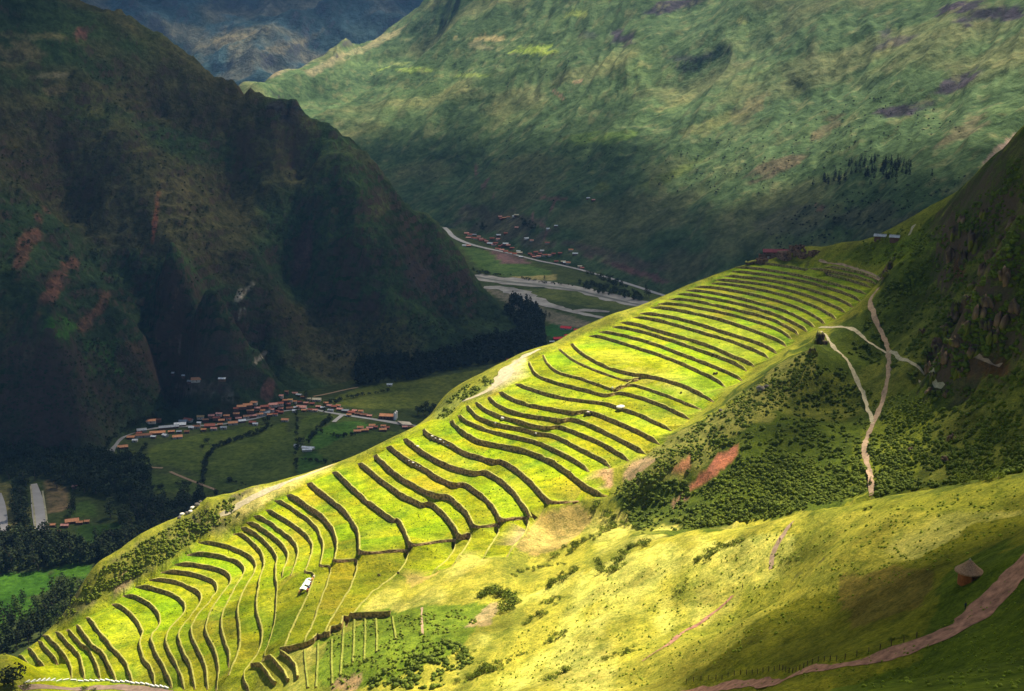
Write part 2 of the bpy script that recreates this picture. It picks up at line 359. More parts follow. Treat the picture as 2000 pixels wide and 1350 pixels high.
# polar grid: finer where it is close
Dn = [14.0]
while Dn[-1] < 1330: Dn.append(Dn[-1]+max(1.4, min(7.0, Dn[-1]*0.0052 if Dn[-1] < 830 else Dn[-1]*0.012)))
Dn = np.array(Dn); An = np.radians(np.arange(-30, 30.001, 0.17))
nD, nA = len(Dn), len(An)
DD, AA = np.meshgrid(Dn, An, indexing='ij')
X, Y = DD*np.sin(AA), DD*np.cos(AA)
XY = np.stack([X.ravel(), Y.ravel()], 1)
Z0 = near_rbf(XY)
U, Vv = proj(np.column_stack([XY, Z0]))
ins = inpoly(U, Vv, TPOLY) & (XY[:, 1] > 380) & (XY[:, 1] < 820)
edge = segdist(U, Vv, TPOLY+[TPOLY[0]])
wp_ = np.vstack([w[::5, :2] for w in wall_top]); far_ = np.nonzero(ins)[0]
for i0 in range(0, len(far_), 2000):
    f_ = far_[i0:i0+2000]; dm = np.sqrt(((XY[f_][:, None, :]-wp_[None])**2).sum(-1).min(1)); ins[f_[dm > 30]] = False
# pixel-known zones used for roughness and tint
HOLLOW = [(1190,975),(1240,905),(1320,850),(1450,760),(1560,680),(1620,650),(1730,560),(1760,480),(1850,400),(2100,150),(2100,920),(1700,975),(1500,1018),(1340,1040),(1230,1040)]
CLIFF = [(1815,760),(1812,700),(1835,650),(1880,585),(1920,520),(1960,455),(2010,395),(2100,350),(2100,700),(1960,700),(1900,770),(1850,800)]
inh = inpoly(U, Vv, HOLLOW); inc = inpoly(U, Vv, CLIFF)
away = smooth(4, 45, np.where(ins, 0, edge))
x, y = XY.T
nz = fbm(x/70, y/70, 3, 5)*5.0 + fbm(x/9, y/9, 9, 4)*0.9
rough = np.where(inh, 1.1, 0.7) + np.where(inc, 1.4, 0)
nz = nz*rough + fbm(x/3.2, y/3.2, 12, 3)*0.22
rg = np.where(inh, ridged((x+y*0.5)/55, (y-x*0.3)/110, 21, 5)*3.5, 0)
rg += np.where(inc, ridged((x*1.1+y*0.2)/26, y/40, 31, 4)*6.0, 0)
foreg = (Vv > 1000) & (XY[:, 1] < 560) & (U > 800)
rg += np.where(foreg, ridged((x*0.5-y*0.15)/26, (y*0.4+x)/60, 41, 4)*1.6, 0)
nearfade = smooth(20, 160, np.hypot(x, y))
Z = Z0 + (nz+rg)*away*nearfade
# rock outcrops on the spur edge and the upper ridge
for (u, v, r, h) in [(1600,668,17,5.5),(1588,690,12,3.5),(1730,535,9,6),(1742,515,8,6),(1862,470,26,14),(1900,480,22,12),(1520,750,6,2),(1486,762,7,3),(1540,690,8,2.5),(408,985,9,3.0),(1850,545,16,10),(1905,610,14,7),(1875,660,14,8),(1842,690,10,7),(1960,520,20,10),(1700,945,7,3)]:
    d = np.hypot(U-u, (Vv-v)*0.8)/r
    Z += np.where((d < 1.6) & ~ins, h*np.exp(-d*d*2)*(0.7+0.6*ridged(x/6, y/6, 77, 3)), 0)
Z = np.maximum(Z, -548)
# pieces of the sheet
idx = np.arange(nD*nA).reshape(nD, nA)
a, b, c, d = idx[:-1, :-1], idx[1:, :-1], idx[1:, 1:], idx[:-1, 1:]
ii = ins
keep = ~(ii[a] | ii[b] | ii[c] | ii[d])
quads = np.stack([a[keep], d[keep], c[keep], b[keep]], 1)
# boundary edges of the kept part that border removed faces
vin, ein = [], []
vmap = {}
def addv(i):
    if i not in vmap: vmap[i] = len(vin); vin.append((float(XY[i, 0]), float(XY[i, 1]), float(Z[i])))
    return vmap[i]
K = keep
for i in range(nD-1):
    row = K[i]
    for j in np.nonzero(~row)[0]:
        for (di, dj, e) in ((-1, 0, (idx[i, j], idx[i, j+1])), (1, 0, (idx[i+1, j], idx[i+1, j+1])), (0, -1, (idx[i, j], idx[i+1, j])), (0, 1, (idx[i, j+1], idx[i+1, j+1]))):
            if 0 <= i+di < nD-1 and 0 <= j+dj < nA-1 and K[i+di, j+dj]:
                ein.append((addv(int(e[0])), addv(int(e[1]))))
n_grid = len(vin); levs = [-1]*n_grid
# grid points inside the removed zone but away from every wall keep the shape of open ground there
wpts = np.vstack([w[:, :2] for w in wall_top])
wkind = []
for k in range(len(WALLS)):
    for L, flag in ((wall_top[k], 1), (wall_base[k], 2)):
        s0 = len(vin)
        for p in L: vin.append(tuple(map(float, p))); levs.append(k+1 if flag == 1 else k)
        ein += [(s0+q, s0+q+1) for q in range(len(L)-1)]
removed = np.nonzero(ins)[0]
from mathutils.kdtree import KDTree
kd = KDTree(len(wpts))
for i, p in enumerate(wpts): kd.insert((p[0], p[1], 0), i)
kd.balance()
for i in removed[::3]:
    if kd.find((XY[i, 0], XY[i, 1], 0))[2] > 13.0:
        vin.append((float(XY[i, 0]), float(XY[i, 1]), float(Z0[i]))); levs.append(-1)
vo, eo, fo, ov, oe, of = delaunay_2d_cdt([Vector(p[:2]) for p in vin], ein, [], 0, 1e-4)
vin_a = np.array(vin); CV = np.zeros((len(vo), 3)); miss = []
for i, p in enumerate(vo):
    CV[i, :2] = p
    if ov[i]: CV[i, 2] = vin_a[ov[i][0], 2]
    else: miss.append(i)
kd2 = KDTree(len(vin))
for i, p in enumerate(vin): kd2.insert((p[0], p[1], 0), i)
kd2.balance()
for i in miss: CV[i, 2] = np.mean([vin[q[1]][2] for q in kd2.find_n((CV[i, 0], CV[i, 1], 0), 2)])
tri = np.array([f for f in fo if len(f) == 3])
cen = CV[tri].mean(1)
cd = np.hypot(cen[:, 0], cen[:, 1]); ca = np.arctan2(cen[:, 0], cen[:, 1])
gi = np.clip(np.searchsorted(Dn, cd)-1, 0, nD-2); gj = np.clip(((ca-An[0])/(An[1]-An[0])).astype(int), 0, nA-2)
tri = tri[~K[gi, gj]]
tri = tri[:, ::1]
# make normals point up
nrm = np.cross(CV[tri[:, 1]]-CV[tri[:, 0]], CV[tri[:, 2]]-CV[tri[:, 0]])
flip = nrm[:, 2] < 0; tri[flip] = tri[flip][:, ::-1]
print('near grid', len(quads), 'terrace tris', len(tri), 'cdt new verts', len(miss))
# tint (bare surface colour) of the near ground from what grows there
def tint_near(P, onterr):
    u, v = proj(P); x, y = P[:, 0], P[:, 1]
    j1 = fbm(x/14, y/14, 51, 4)*26; j2 = fbm(x/14+40, y/14, 57, 4)*20
    uu, vv = u+j1, v+j2
    n = len(P); C = np.empty((n, 3))
    C[:] = (0.21, 0.21, 0.022)
    def put(m, c):
        m = np.asarray(m, float)[:, None]; C[:] = C*(1-m)+np.array(c)*m
    big = fbm(x/45, y/45, 61, 4); sm = fbm(x/7, y/7, 67, 4)
    # dry straw coloured grass of the foreground
    ydry = (v > 1000) & (u > 560) & (y < 560)
    put(ydry*smooth(-0.25, 0.25, big+0.3), (0.32, 0.29, 0.035))
    put(ydry*smooth(0.0, 0.3, fbm(x/22, y/50, 71, 4)), (0.43, 0.38, 0.075))
    put(ydry*smooth(0.08, 0.4, fbm(x/12, y/40, 73, 4))*0.6, (0.14, 0.16, 0.02))
    put(inpoly(uu, vv, [(880,1345),(900,1270),(980,1180),(1150,1110),(1330,1060),(1560,1040),(1560,1120),(1420,1180),(1250,1260),(1080,1345)])*smooth(-0.15, 0.25, fbm(x/18+5, y/55, 75, 4))*.7, (0.52, 0.48, 0.10))
    # greener lower right meadow
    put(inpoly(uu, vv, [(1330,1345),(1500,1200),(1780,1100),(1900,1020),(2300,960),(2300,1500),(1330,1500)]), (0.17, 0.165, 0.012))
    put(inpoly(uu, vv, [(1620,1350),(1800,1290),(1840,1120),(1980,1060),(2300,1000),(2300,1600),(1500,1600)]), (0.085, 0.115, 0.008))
    put(inpoly(uu, vv, [(1640,1130),(1820,1110),(1800,1190),(1660,1230)])*0.6, (0.19, 0.12, 0.03))
    # hollow and cliff
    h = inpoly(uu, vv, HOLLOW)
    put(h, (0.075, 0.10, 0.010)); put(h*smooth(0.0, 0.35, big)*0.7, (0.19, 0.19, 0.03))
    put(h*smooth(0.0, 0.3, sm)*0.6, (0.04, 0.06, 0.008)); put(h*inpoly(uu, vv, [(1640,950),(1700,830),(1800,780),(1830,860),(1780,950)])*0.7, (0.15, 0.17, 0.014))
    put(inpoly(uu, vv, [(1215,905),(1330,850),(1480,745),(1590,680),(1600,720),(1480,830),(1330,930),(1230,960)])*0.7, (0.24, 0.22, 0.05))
    # left bushy slope
    l = inpoly(uu, vv, [(0,1290),(100,1200),(200,1100),(350,1010),(500,945),(480,1010),(380,1050),(300,1110),(170,1190),(60,1245)])
    put(l, (0.20, 0.20, 0.03)); put(l*smooth(-0.1, 0.25, sm), (0.13, 0.12, 0.04))
    put(l*smooth(0.1, 0.4, big)*0.6, (0.22, 0.17, 0.09))
    # stony dry grass beside the lower terraces
    put(inpoly(uu, vv, [(610,1300),(640,1240),(700,1215),(860,1180),(960,1190),(900,1270),(760,1330),(640,1340)]), (0.13, 0.18, 0.015))
    for P_, c, k in [
        ([(985,730),(1000,705),(1030,695),(1000,760),(965,775),(930,770),(965,750)], (0.50, 0.42, 0.20), 1),
        ([(500,955),(560,940),(640,905),(660,905),(600,932),(520,985),(470,1005),(400,1020),(440,990)], (0.50, 0.42, 0.12), .9),
        ([(1010,1070),(1060,1000),(1130,985),(1160,1020),(1100,1070),(1040,1085)], (0.40, 0.28, 0.09), .8),
        ([(790,1120),(870,1085),(900,1080),(850,1125),(800,1150)], (0.38, 0.26, 0.08), .6),
        ([(1170,925),(1200,905),(1195,950),(1180,950)], (0.42, 0.25, 0.13), .9),
        ([(1350,945),(1400,890),(1445,868),(1435,900),(1375,945),(1345,965)], (0.36, 0.13, 0.075), 1),
        ([(1305,920),(1345,885),(1350,905),(1325,930)], (0.38, 0.16, 0.08), .9),
        ([(1210,930),(1240,900),(1290,890),(1230,940)], (0.34, 0.22, 0.13), .8),
        ([(1310,985),(1345,955),(1350,970),(1320,995)], (0.24, 0.13, 0.08), .8),
        ([(1895,690),(1970,705),(1975,740),(1890,735)], (0.13, 0.055, 0.02), .9),
        ([(2010,255),(1960,300),(2010,330)], (0.12, 0.12, 0.03), .9),
        ([(955,1180),(975,1175),(960,1220),(910,1225)], (0.36, 0.25, 0.13), .8),
        ([(640,1350),(660,1325),(710,1315),(690,1350)], (0.36, 0.22, 0.12), .8),
        ([(215,1150),(240,1120),(262,1130),(235,1160)], (0.34, 0.22, 0.13), .9),
        ([(960,745),(880,770),(850,800),(850,840),(900,790),(950,765)], (0.20, 0.22, 0.04), .9),
        ([(1860,480),(1885,450),(1885,560),(1865,545)], (0.15, 0.055, 0.03), .8),
        ]:
        put(inpoly(u+j1*.25, v+j2*.25, P_)*k, c)
    put((inpoly(uu, vv, CLIFF))*smooth(-0.2, 0.2, sm)*0.5, (0.10, 0.07, 0.04))
    put(inpoly(u, v, [(1600,505),(1720,470),(1900,430),(1860,480),(1730,520)])*0.8, (0.13, 0.17, 0.012))
    if onterr is not None:
        g = np.stack([0.285+0.03*big, 0.305+0.03*sm, np.full(n, 0.004)], 1)
        w = smooth(0.05, 0.35, fbm(x/16, y/16, 81, 5))*0.35
        g = g*(1-w[:, None]) + np.array((0.36, 0.34, 0.02))*w[:, None]
        w = smooth(0.1, 0.35, fbm(x/11, y/11, 87, 5))*0.7
        g = g*(1-w[:, None]) + np.array((0.15, 0.23, 0.008))*w[:, None]
        up = inpoly(u, v, [(1240,640),(1400,500),(1800,500),(1600,690),(1480,730)])*0.5
        g = g*(1-up[:, None]) + np.array((0.19, 0.23, 0.01))*up[:, None]
        lo = inpoly(uu, vv, [(540,1280),(590,1130),(700,1090),(900,1060),(880,1090),(690,1220),(560,1350),(230,1350),(330,1230),(480,1200)])*0.55
        g = g*(1-lo[:, None]) + np.array((0.20, 0.19, 0.008))*lo[:, None]
        for P_, c, k in [([(548,1150),(560,1125),(592,1122),(575,1165),(550,1180)], (0.34,0.22,0.03), .7),
                         ([(1180,680),(1400,760),(1370,780),(1200,720),(1130,680)], (0.38,0.37,0.03), .7),
                         ([(1010,1070),(1060,1000),(1130,985),(1160,1020),(1100,1070),(1040,1085)], (0.40, 0.28, 0.09), .8)]:
            m = (inpoly(uu, vv, P_)*k)[:, None]; g = g*(1-m)+np.array(c)*m
        C = C*(1-onterr[:, None]) + g*onterr[:, None]
    return np.clip(C, 0.004, 1)
GV = np.column_stack([XY, Z])
off = len(GV)
m2 = np.empty(len(CV), int); extra = []
gridkeys = np.array(list(vmap.keys())); 
for i in range(len(CV)):
    o_ = ov[i][0] if ov[i] else 10**9
    if o_ < n_grid: m2[i] = gridkeys[o_]
    else: m2[i] = off+len(extra); extra.append(i)
ALLV = np.vstack([GV, CV[extra]])
onterr = np.concatenate([np.where(ins, 1.0, 0.0), np.ones(len(extra))])
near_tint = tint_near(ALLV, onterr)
lv = np.full(len(ALLV), -1)
for e_, i in enumerate(extra):
    if ov[i]: lv[off+e_] = levs[ov[i][0]]
mm = lv >= 0; plot = np.floor(fbm(ALLV[:, 0]/60, ALLV[:, 1]/60, 83, 2)*3)
rv = _h(lv*7.0+3, plot*13.0, 5); rw_ = _h(lv*11.0+9, plot*5.0, 8)
near_tint[mm, 0] *= (0.78+0.30*rv[mm]); near_tint[mm, 1] *= (0.86+0.24*rw_[mm]); near_tint[mm, 2] *= 1+1.2*rv[mm]
F4 = quads; F3 = m2[tri]
used = np.zeros(len(ALLV), bool); used[F4.ravel()] = True; used[F3.ravel()] = True
rem = np.cumsum(used)-1; ALLV = ALLV[used]; near_tint = near_tint[used]; onterr = onterr[used]; F4 = rem[F4]; F3 = rem[F3]
FT = np.vstack([F4[:, [0, 1, 2]], F4[:, [0, 2, 3]], F3])
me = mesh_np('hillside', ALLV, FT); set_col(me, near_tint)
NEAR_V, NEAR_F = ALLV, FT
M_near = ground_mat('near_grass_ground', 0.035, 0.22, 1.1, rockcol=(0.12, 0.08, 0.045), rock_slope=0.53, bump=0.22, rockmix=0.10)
hill = link('hillside', me, M_near); tag(hill, kind='structure')
sm_ = np.zeros(len(FT), bool); sm_[:2*len(F4)] = True
me.polygons.foreach_set('use_smooth', sm_)
me.update()
bvh_near = BVHTree.FromPolygons(ALLV.tolist(), FT.tolist())

# ------------------------------------------------------------ terrace walls
def stone_mat(name, c, sc=0.9, grass=0.35):
    m, n, l, b = new_mat(name, 0.95)
    vo_ = n.new('ShaderNodeTexVoronoi'); vo_.inputs['Scale'].default_value = sc
    tc = n.new('ShaderNodeTexCoord'); l.new(tc.outputs['Object'], vo_.inputs['Vector'])
    t = noise_n(n, l, 0.6, 6, 0.7)
    r = ramp_n(n, l, t.outputs[0], [(0.3, tuple(x*0.55 for x in c)), (0.55, c), (0.75, tuple(x*1.5 for x in c))])
    r2 = ramp_n(n, l, vo_.outputs['Distance'], [(0.0, (1.25, 1.2, 1.1)), (0.5, (0.9, 0.9, 0.9)), (0.75, (0.35, 0.35, 0.35))])
    col = mix_n(n, l, 1.0, r.outputs[0], r2.outputs[0], 'MULTIPLY')
    tg_ = noise_n(n, l, 0.23, 5, 0.7); rg_ = ramp_n(n, l, tg_.outputs[0], [(0.62-grass*0.2, (0, 0, 0)), (0.70-grass*0.2, (1, 1, 1))])
    col = mix_n(n, l, rg_.outputs[0], col, (0.14, 0.15, 0.015))
    l.new(col, b.inputs['Base Color'])
    bp = n.new('ShaderNodeBump'); bp.inputs['Distance'].default_value = 0.12
    l.new(vo_.outputs['Distance'], bp.inputs['Height']); bp.invert = True; l.new(bp.outputs[0], b.inputs['Normal'])
    return m
M_wall = stone_mat('terrace_stone', (0.40, 0.27, 0.10))
M_wall2 = stone_mat('terrace_stone_brown', (0.45, 0.28, 0.13), grass=0.1)
M_cop = flat_mat('grassy_coping', (0.34, 0.31, 0.06), 0.95, 0.8, 0.4)
def wall_mesh(name, T, B, th=0.7, cop=True, seed=0):
    """rubble wall: rough front face, rounded edge, top and back"""
    T = np.asarray(T, float); B = np.asarray(B, float); n = len(T)
    tg = np.gradient(T[:, :2], axis=0); tg /= np.linalg.norm(tg, axis=1)[:, None]+1e-9
    nr = np.stack([tg[:, 1], -tg[:, 0]], 1)
    s = np.arange(n)*1.0
    rows = []
    def row(P, outw, dz, na, sd):
        Q = P.copy(); o = outw + na*fbm(s/1.7, s*0+sd*5+seed, 90+sd, 3)
        Q[:, :2] += nr*o[:, None]; Q[:, 2] += dz + na*0.9*fbm(s/2.3, s*0+sd*7+seed, 95+sd, 3)
        return Q
    rows.append(row(B, 0.18, -0.6, 0.1, 0)); 
    for f, sd in ((0.12, 1), (0.4, 2), (0.7, 3)): rows.append(row(B*(1-f)+T*f, 0.16, 0, 0.22, sd))
    rows.append(row(T, 0.12, 0.05, 0.18, 4)); k_front = len(rows)-1
    rows.append(row(T, -0.1, 0.28, 0.15, 5)); rows.append(row(T, -th, 0.16, 0.18, 6)); rows.append(row(T, -th-0.35, -0.5, 0.0, 7))
    V = np.vstack(rows); m = len(rows)
    F = []; mi = []
    for r in range(m-1):
        for i in range(n-1):
            F.append((r*n+i, (r+1)*n+i, (r+1)*n+i+1, r*n+i+1)); mi.append(1 if (cop and r >= k_front) else 0)
    # end caps
    F.append(tuple(r*n for r in range(m))[::-1]); mi.append(0); F.append(tuple(r*n+n-1 for r in range(m))); mi.append(0)
    me = mesh_np(name, V, F); me.polygons.foreach_set('material_index', mi)
    return me
wall_lab = {}
for k in range(len(WALLS)):
    me = wall_mesh('terrace_wall', wall_top[k], wall_base[k], seed=k*13)
    me.materials.append(M_wall2 if k in (22, 23, 24, 25, 26, 27, 28, 29) else M_wall); me.materials.append(M_cop)
    me.flip_normals()
    o = link('terrace_wall', me)
    if k < 20: where = 'in the lower left fan of terraces'
    elif k < 36: where = 'across the broad middle terraces'
    elif k < 46: where = 'on the bright upper terraces'
    else: where = 'on the closely set top terraces'
    stone = 'brown' if k in range(22, 30) else 'dark'
    tag(o, f"{stone} rubble retaining wall {where}, {ordinal(k+1)} wall counted up from the lowest", 'terrace wall', 'stone terrace walls stepping up the spur')

def hit(u, v, bvh=None):
    d = Vector(pdir(u, v)).normalized()
    best = None
    for b in ([bvh] if bvh else BVHS):
        h = b.ray_cast(Vector((0, 0, 0)), d, 20000)
        if h[0] is not None and (best is None or h[3] < best[1]): best = (h[0], h[3], h[1])
    return best[0] if best else None
def drop(x, y, bvhs=None):
    best = None
    for b in (bvhs or BVHS):
        h = b.ray_cast(Vector((x, y, 3000)), Vector((0, 0, -1)), 6000)
        if h[0] is not None and (best is None or h[0].z > best): best = h[0].z
    return best
# ============================================================ VALLEY FLOOR AND MOUNTAINS
VZ = -520.0
def polar_sheet(name, D0, D1, nd, A0, A1, na, zf):
    D = np.geomspace(D0, D1, nd); A = np.radians(np.linspace(A0, A1, na))
    d, a = np.meshgrid(D, A, indexing='ij'); x, y = (d*np.sin(a)).ravel(), (d*np.cos(a)).ravel()
    z, C = zf(x, y)
    P = np.column_stack([x, y, z]); idx = np.arange(nd*na).reshape(nd, na)
    q = np.stack([idx[:-1, :-1], idx[:-1, 1:], idx[1:, 1:], idx[1:, :-1]], -1).reshape(-1, 4)
    me = mesh_np(name, P, q); set_col(me, C)
    me.polygons.foreach_set('use_smooth', [True]*len(q))
    b = BVHTree.FromPolygons(P.tolist(), np.vstack([q[:, :3], q[:, [0, 2, 3]]]).tolist())
    return me, b, P
# ---- valley floor: fields as tints of the soil and crops, shapes in plan
FIELDS = [ # outline in picture px on the valley plane, crop colour
 ([(275,905),(300,870),(380,850),(470,835),(560,825),(560,850),(500,900),(440,935),(300,905)], (0.085,0.115,0.02)),
 ([(440,935),(500,895),(560,850),(600,810),(650,812),(700,822),(640,850),(600,875),(560,955),(400,965),(290,960),(285,925)], (0.075,0.105,0.022)),
 ([(600,850),(640,830),(690,822),(740,830),(700,860),(610,880)], (0.06,0.13,0.02)),
 ([(610,885),(680,850),(790,840),(770,870),(600,930)], (0.07,0.10,0.02)),
 ([(580,900),(610,880),(640,900),(590,930)], (0.045,0.10,0.018)),
 ([(640,785),(700,755),(860,735),(960,720),(930,760),(860,790),(830,800),(760,800),(660,795)], (0.105,0.125,0.022)),
 ([(320,815),(360,775),(430,770),(470,790),(400,800)], (0.055,0.10,0.02)),
 ([(900,480),(950,490),(1000,510),(1080,530),(1060,545),(980,540),(940,530)], (0.07,0.12,0.03)),
 ([(950,485),(1010,500),(1040,515),(980,515)], (0.15,0.09,0.09)),
 ([(1000,540),(1080,537),(1090,548),(1020,547)], (0.28,0.24,0.10)),
 ([(1010,565),(1100,560),(1240,590),(1250,605),(1150,600),(1050,580)], (0.11,0.13,0.035)),
 ([(1060,640),(1090,625),(1140,630),(1110,655),(1075,665)], (0.03,0.10,0.02)),
 ([(-60,1110),(0,1122),(90,1115),(110,1130),(90,1160),(-60,1180)], (0.05,0.13,0.012)),
 ([(95,1110),(150,1098),(180,1105),(170,1130),(110,1125)], (0.06,0.14,0.012)),
 ([(-40,1175),(60,1160),(70,1200),(-40,1230)], (0.05,0.12,0.012)),
 ([(-60,930),(0,940),(30,950),(60,1000),(40,1060),(-60,1060)], (0.19,0.17,0.06)),
 ([(90,935),(135,955),(140,985),(120,1000),(95,1000)], (0.22,0.15,0.08)),
 ([(130,990),(180,975),(185,1010),(140,1010)], (0.06,0.10,0.02)),
 ([(155,1025),(260,1020),(270,1060),(180,1090),(150,1060)], (0.035,0.07,0.012)),
 ([(1180,540),(1290,570),(1310,590),(1200,575)], (0.08,0.11,0.03)),
 ([(940,560),(1000,575),(1060,600),(1120,620),(1180,640),(1100,640),(1000,600)], (0.17,0.15,0.11)),
]
def valley_z(x, y):
    z = VZ + fbm(x/160, y/160, 200, 4)*2.0
    u, v = proj(np.column_stack([x, y, z])); n = len(x)
    C = np.empty((n, 3)); C[:] = (0.052, 0.070, 0.020)
    bg_ = fbm(x/120, y/120, 205, 4); C *= (1+0.25*bg_)[:, None]
    for P_, c in FIELDS:
        jx = fbm(x/30, y/30, 210, 2)*3; m = inpoly(u+jx, v+jx*.5, P_); C[m] = c
    return z, C
me, bvh_val, VAL_P = polar_sheet('valley_floor', 700, 4600, 420, -36, 34, 300, valley_z)
M_val = ground_mat('valley_ground', 0.004, 0.03, 0.16, bump=0.5, dark=(0.8, 0.85, 0.8), lite=(1.15, 1.12, 1.05))
val = link('valley_floor', me, M_val); tag(val, kind='structure')
# wide plain under everything so the ground goes on past the frame
gp = mesh_np('ground', [(-14000, -14000, -545), (14000, -14000, -545), (14000, 16000, -545), (-14000, 16000, -545)], np.array([[0, 1, 2, 3]]))
tag(link('ground', gp, flat_mat('plain_ground', (0.08, 0.10, 0.03), 0.95, 0.003)), kind='structure')

# ---- left mountain
LM = []
for u, v, D in [(-200,930,1500),(-100,900,1540),(0,885,1585),(100,880,1600),(230,850,1660),(330,785,1775),(450,768,1800),(560,760,1815),(690,738,1880),(830,718,1930),(940,695,1990),(1010,670,2060),(1030,645,2150)]:
    p = PD(u, v, D); LM.append((p[0], p[1], VZ+4)); q = p*(D-140)/D; LM.append((q[0], q[1], VZ-70)); q = p*(D-500)/D; LM.append((q[0], q[1], VZ-200))
for u, v, D in [(1000,612,2240),(975,585,2235),(940,540,2230),(890,470,2210),(850,430,2190),(780,380,2170),(730,320,2160),(650,265,2160),(570,205,2160),(500,175,2180),(440,150,2200),(350,92,2230),(270,42,2250),(180,8,2280),(130,-4,2300),(0,-60,2320),(-150,-100,2320),(-300,-140,2320)]:
    p = PD(u, v, D); LM.append(tuple(p))
    for dD, ex in ((70, 45), (250, 230), (650, 480)):
        q = PD(u, v, D+dD); LM.append((q[0], q[1], max(q[2]-ex, VZ-80)))
for u, v, D in [(300,400,1960),(100,600,1700),(500,500,1955),(700,600,1975),(850,600,2090),(300,600,1850),(100,200,2060),(0,300,1930),(300,200,2150),(400,300,2120),(600,350,2120),(550,650,1890),(-150,500,1700),(-200,200,2000),
    (230,250,2030),(330,480,1840),(430,640,1790),(500,735,1790), (120,380,1990),(200,560,1860),(290,700,1770), (450,400,2080),(560,560,1990),(660,690,1925), (620,330,2100),(700,480,2010),(790,640,1960),(0,520,1720),(100,700,1620),(190,820,1625),(880,640,2060),(930,620,2140)]:
    LM.append(tuple(PD(u, v, D)))
lm_rbf = RBF(LM, 25.0)
def hills_tint(P, base, blobs, sd, dry=(0.13, 0.115, 0.055), dark=(0.03, 0.045, 0.02), kd_=0.6):
    u, v = proj(P); x, y = P[:, 0], P[:, 1]; n = len(P)
    C = np.empty((n, 3)); C[:] = base
    b1 = fbm(x/260, y/260+P[:, 2]/200, sd, 5); b2 = fbm(x/60, y/60+P[:, 2]/50, sd+3, 5)
    w = smooth(0.0, 0.35, b1)[:, None]*kd_; C = C*(1-w)+np.array(dry)*w
    w = smooth(0.0, 0.3, -b1+b2*0.6)[:, None]*kd_; C = C*(1-w)+np.array(dark)*w
    ju = fbm(x/45, y/45+P[:, 2]/40, sd+7, 4); jv = fbm(x/45+9, y/45+P[:, 2]/40, sd+8, 4)
    for (bu, bv, ru, rv, ang, col, k) in blobs:
        a = math.radians(ang); du, dv = u-bu, v-bv
        X_ = (du*math.cos(a)-dv*math.sin(a))/ru + ju*0.9; Y_ = (du*math.sin(a)+dv*math.cos(a))/rv + jv*0.9
        w = smooth(1.15, 0.75, np.hypot(X_, Y_))[:, None]*k; C = C*(1-w)+np.array(col)*w
    return np.clip(C, 0.004, 1)
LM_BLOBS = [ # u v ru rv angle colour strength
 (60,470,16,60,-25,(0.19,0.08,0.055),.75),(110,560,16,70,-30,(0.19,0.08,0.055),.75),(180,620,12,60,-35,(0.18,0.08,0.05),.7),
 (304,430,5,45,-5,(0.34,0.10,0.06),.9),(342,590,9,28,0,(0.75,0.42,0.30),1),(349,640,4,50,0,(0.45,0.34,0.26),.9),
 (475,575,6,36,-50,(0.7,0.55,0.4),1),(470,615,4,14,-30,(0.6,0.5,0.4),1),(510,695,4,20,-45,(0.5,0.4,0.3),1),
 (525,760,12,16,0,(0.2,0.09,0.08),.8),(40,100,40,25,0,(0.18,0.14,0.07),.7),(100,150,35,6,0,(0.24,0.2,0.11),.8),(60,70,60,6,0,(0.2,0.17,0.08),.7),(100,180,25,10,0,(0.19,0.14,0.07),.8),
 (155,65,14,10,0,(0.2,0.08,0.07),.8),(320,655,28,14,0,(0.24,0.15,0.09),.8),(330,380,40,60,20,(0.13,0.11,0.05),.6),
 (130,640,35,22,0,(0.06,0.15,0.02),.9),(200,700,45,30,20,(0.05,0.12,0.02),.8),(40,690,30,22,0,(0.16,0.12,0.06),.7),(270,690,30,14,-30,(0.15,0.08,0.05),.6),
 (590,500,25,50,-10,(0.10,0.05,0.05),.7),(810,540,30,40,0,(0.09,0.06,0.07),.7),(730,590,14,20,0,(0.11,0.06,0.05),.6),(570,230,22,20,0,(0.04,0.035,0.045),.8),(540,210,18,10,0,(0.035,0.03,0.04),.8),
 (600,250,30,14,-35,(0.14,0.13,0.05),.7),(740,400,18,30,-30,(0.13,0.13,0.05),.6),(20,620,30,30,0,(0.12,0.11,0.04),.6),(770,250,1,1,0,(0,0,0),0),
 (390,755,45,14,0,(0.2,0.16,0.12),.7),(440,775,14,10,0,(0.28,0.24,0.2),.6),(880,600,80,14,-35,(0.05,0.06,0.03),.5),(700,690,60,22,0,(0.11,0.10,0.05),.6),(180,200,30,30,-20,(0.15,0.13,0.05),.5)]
def lm_z(x, y):
    z = lm_rbf(np.column_stack([x, y]))
    t = x*0.62+y*0.78; s_ = x*0.78-y*0.62
    fade = smooth(VZ-20, VZ+90, z)
    z = z + (ridged(s_/210+0.3*fbm(x/300, y/300, 4, 3), t/620, 301, 6, 0.55)*42 + fbm(x/28, y/28, 310, 5)*9 + ridged(x/75, y/75, 320, 5, .6)*13 + ridged(x/24, y/24+z/30, 322, 4, .6)*4.5 - 20)*fade
    zz = z/17+0.7*fbm(x/130, y/130, 325, 3); z = z + (np.abs((zz % 1)-.5)*2-.5)*4.0*fade*smooth(-0.2, 0.3, fbm(x/200, y/200, 327, 2)+.1)
    P = np.column_stack([x, y, z])
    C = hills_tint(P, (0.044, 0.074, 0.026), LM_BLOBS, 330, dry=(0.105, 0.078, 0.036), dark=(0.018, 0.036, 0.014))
    return z, C
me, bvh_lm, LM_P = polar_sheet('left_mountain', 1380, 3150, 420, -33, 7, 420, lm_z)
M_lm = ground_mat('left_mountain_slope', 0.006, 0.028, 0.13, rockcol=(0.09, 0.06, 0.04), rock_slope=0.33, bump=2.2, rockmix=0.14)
lmo = link('mountain_slope', me, M_lm); tag(lmo, kind='structure')

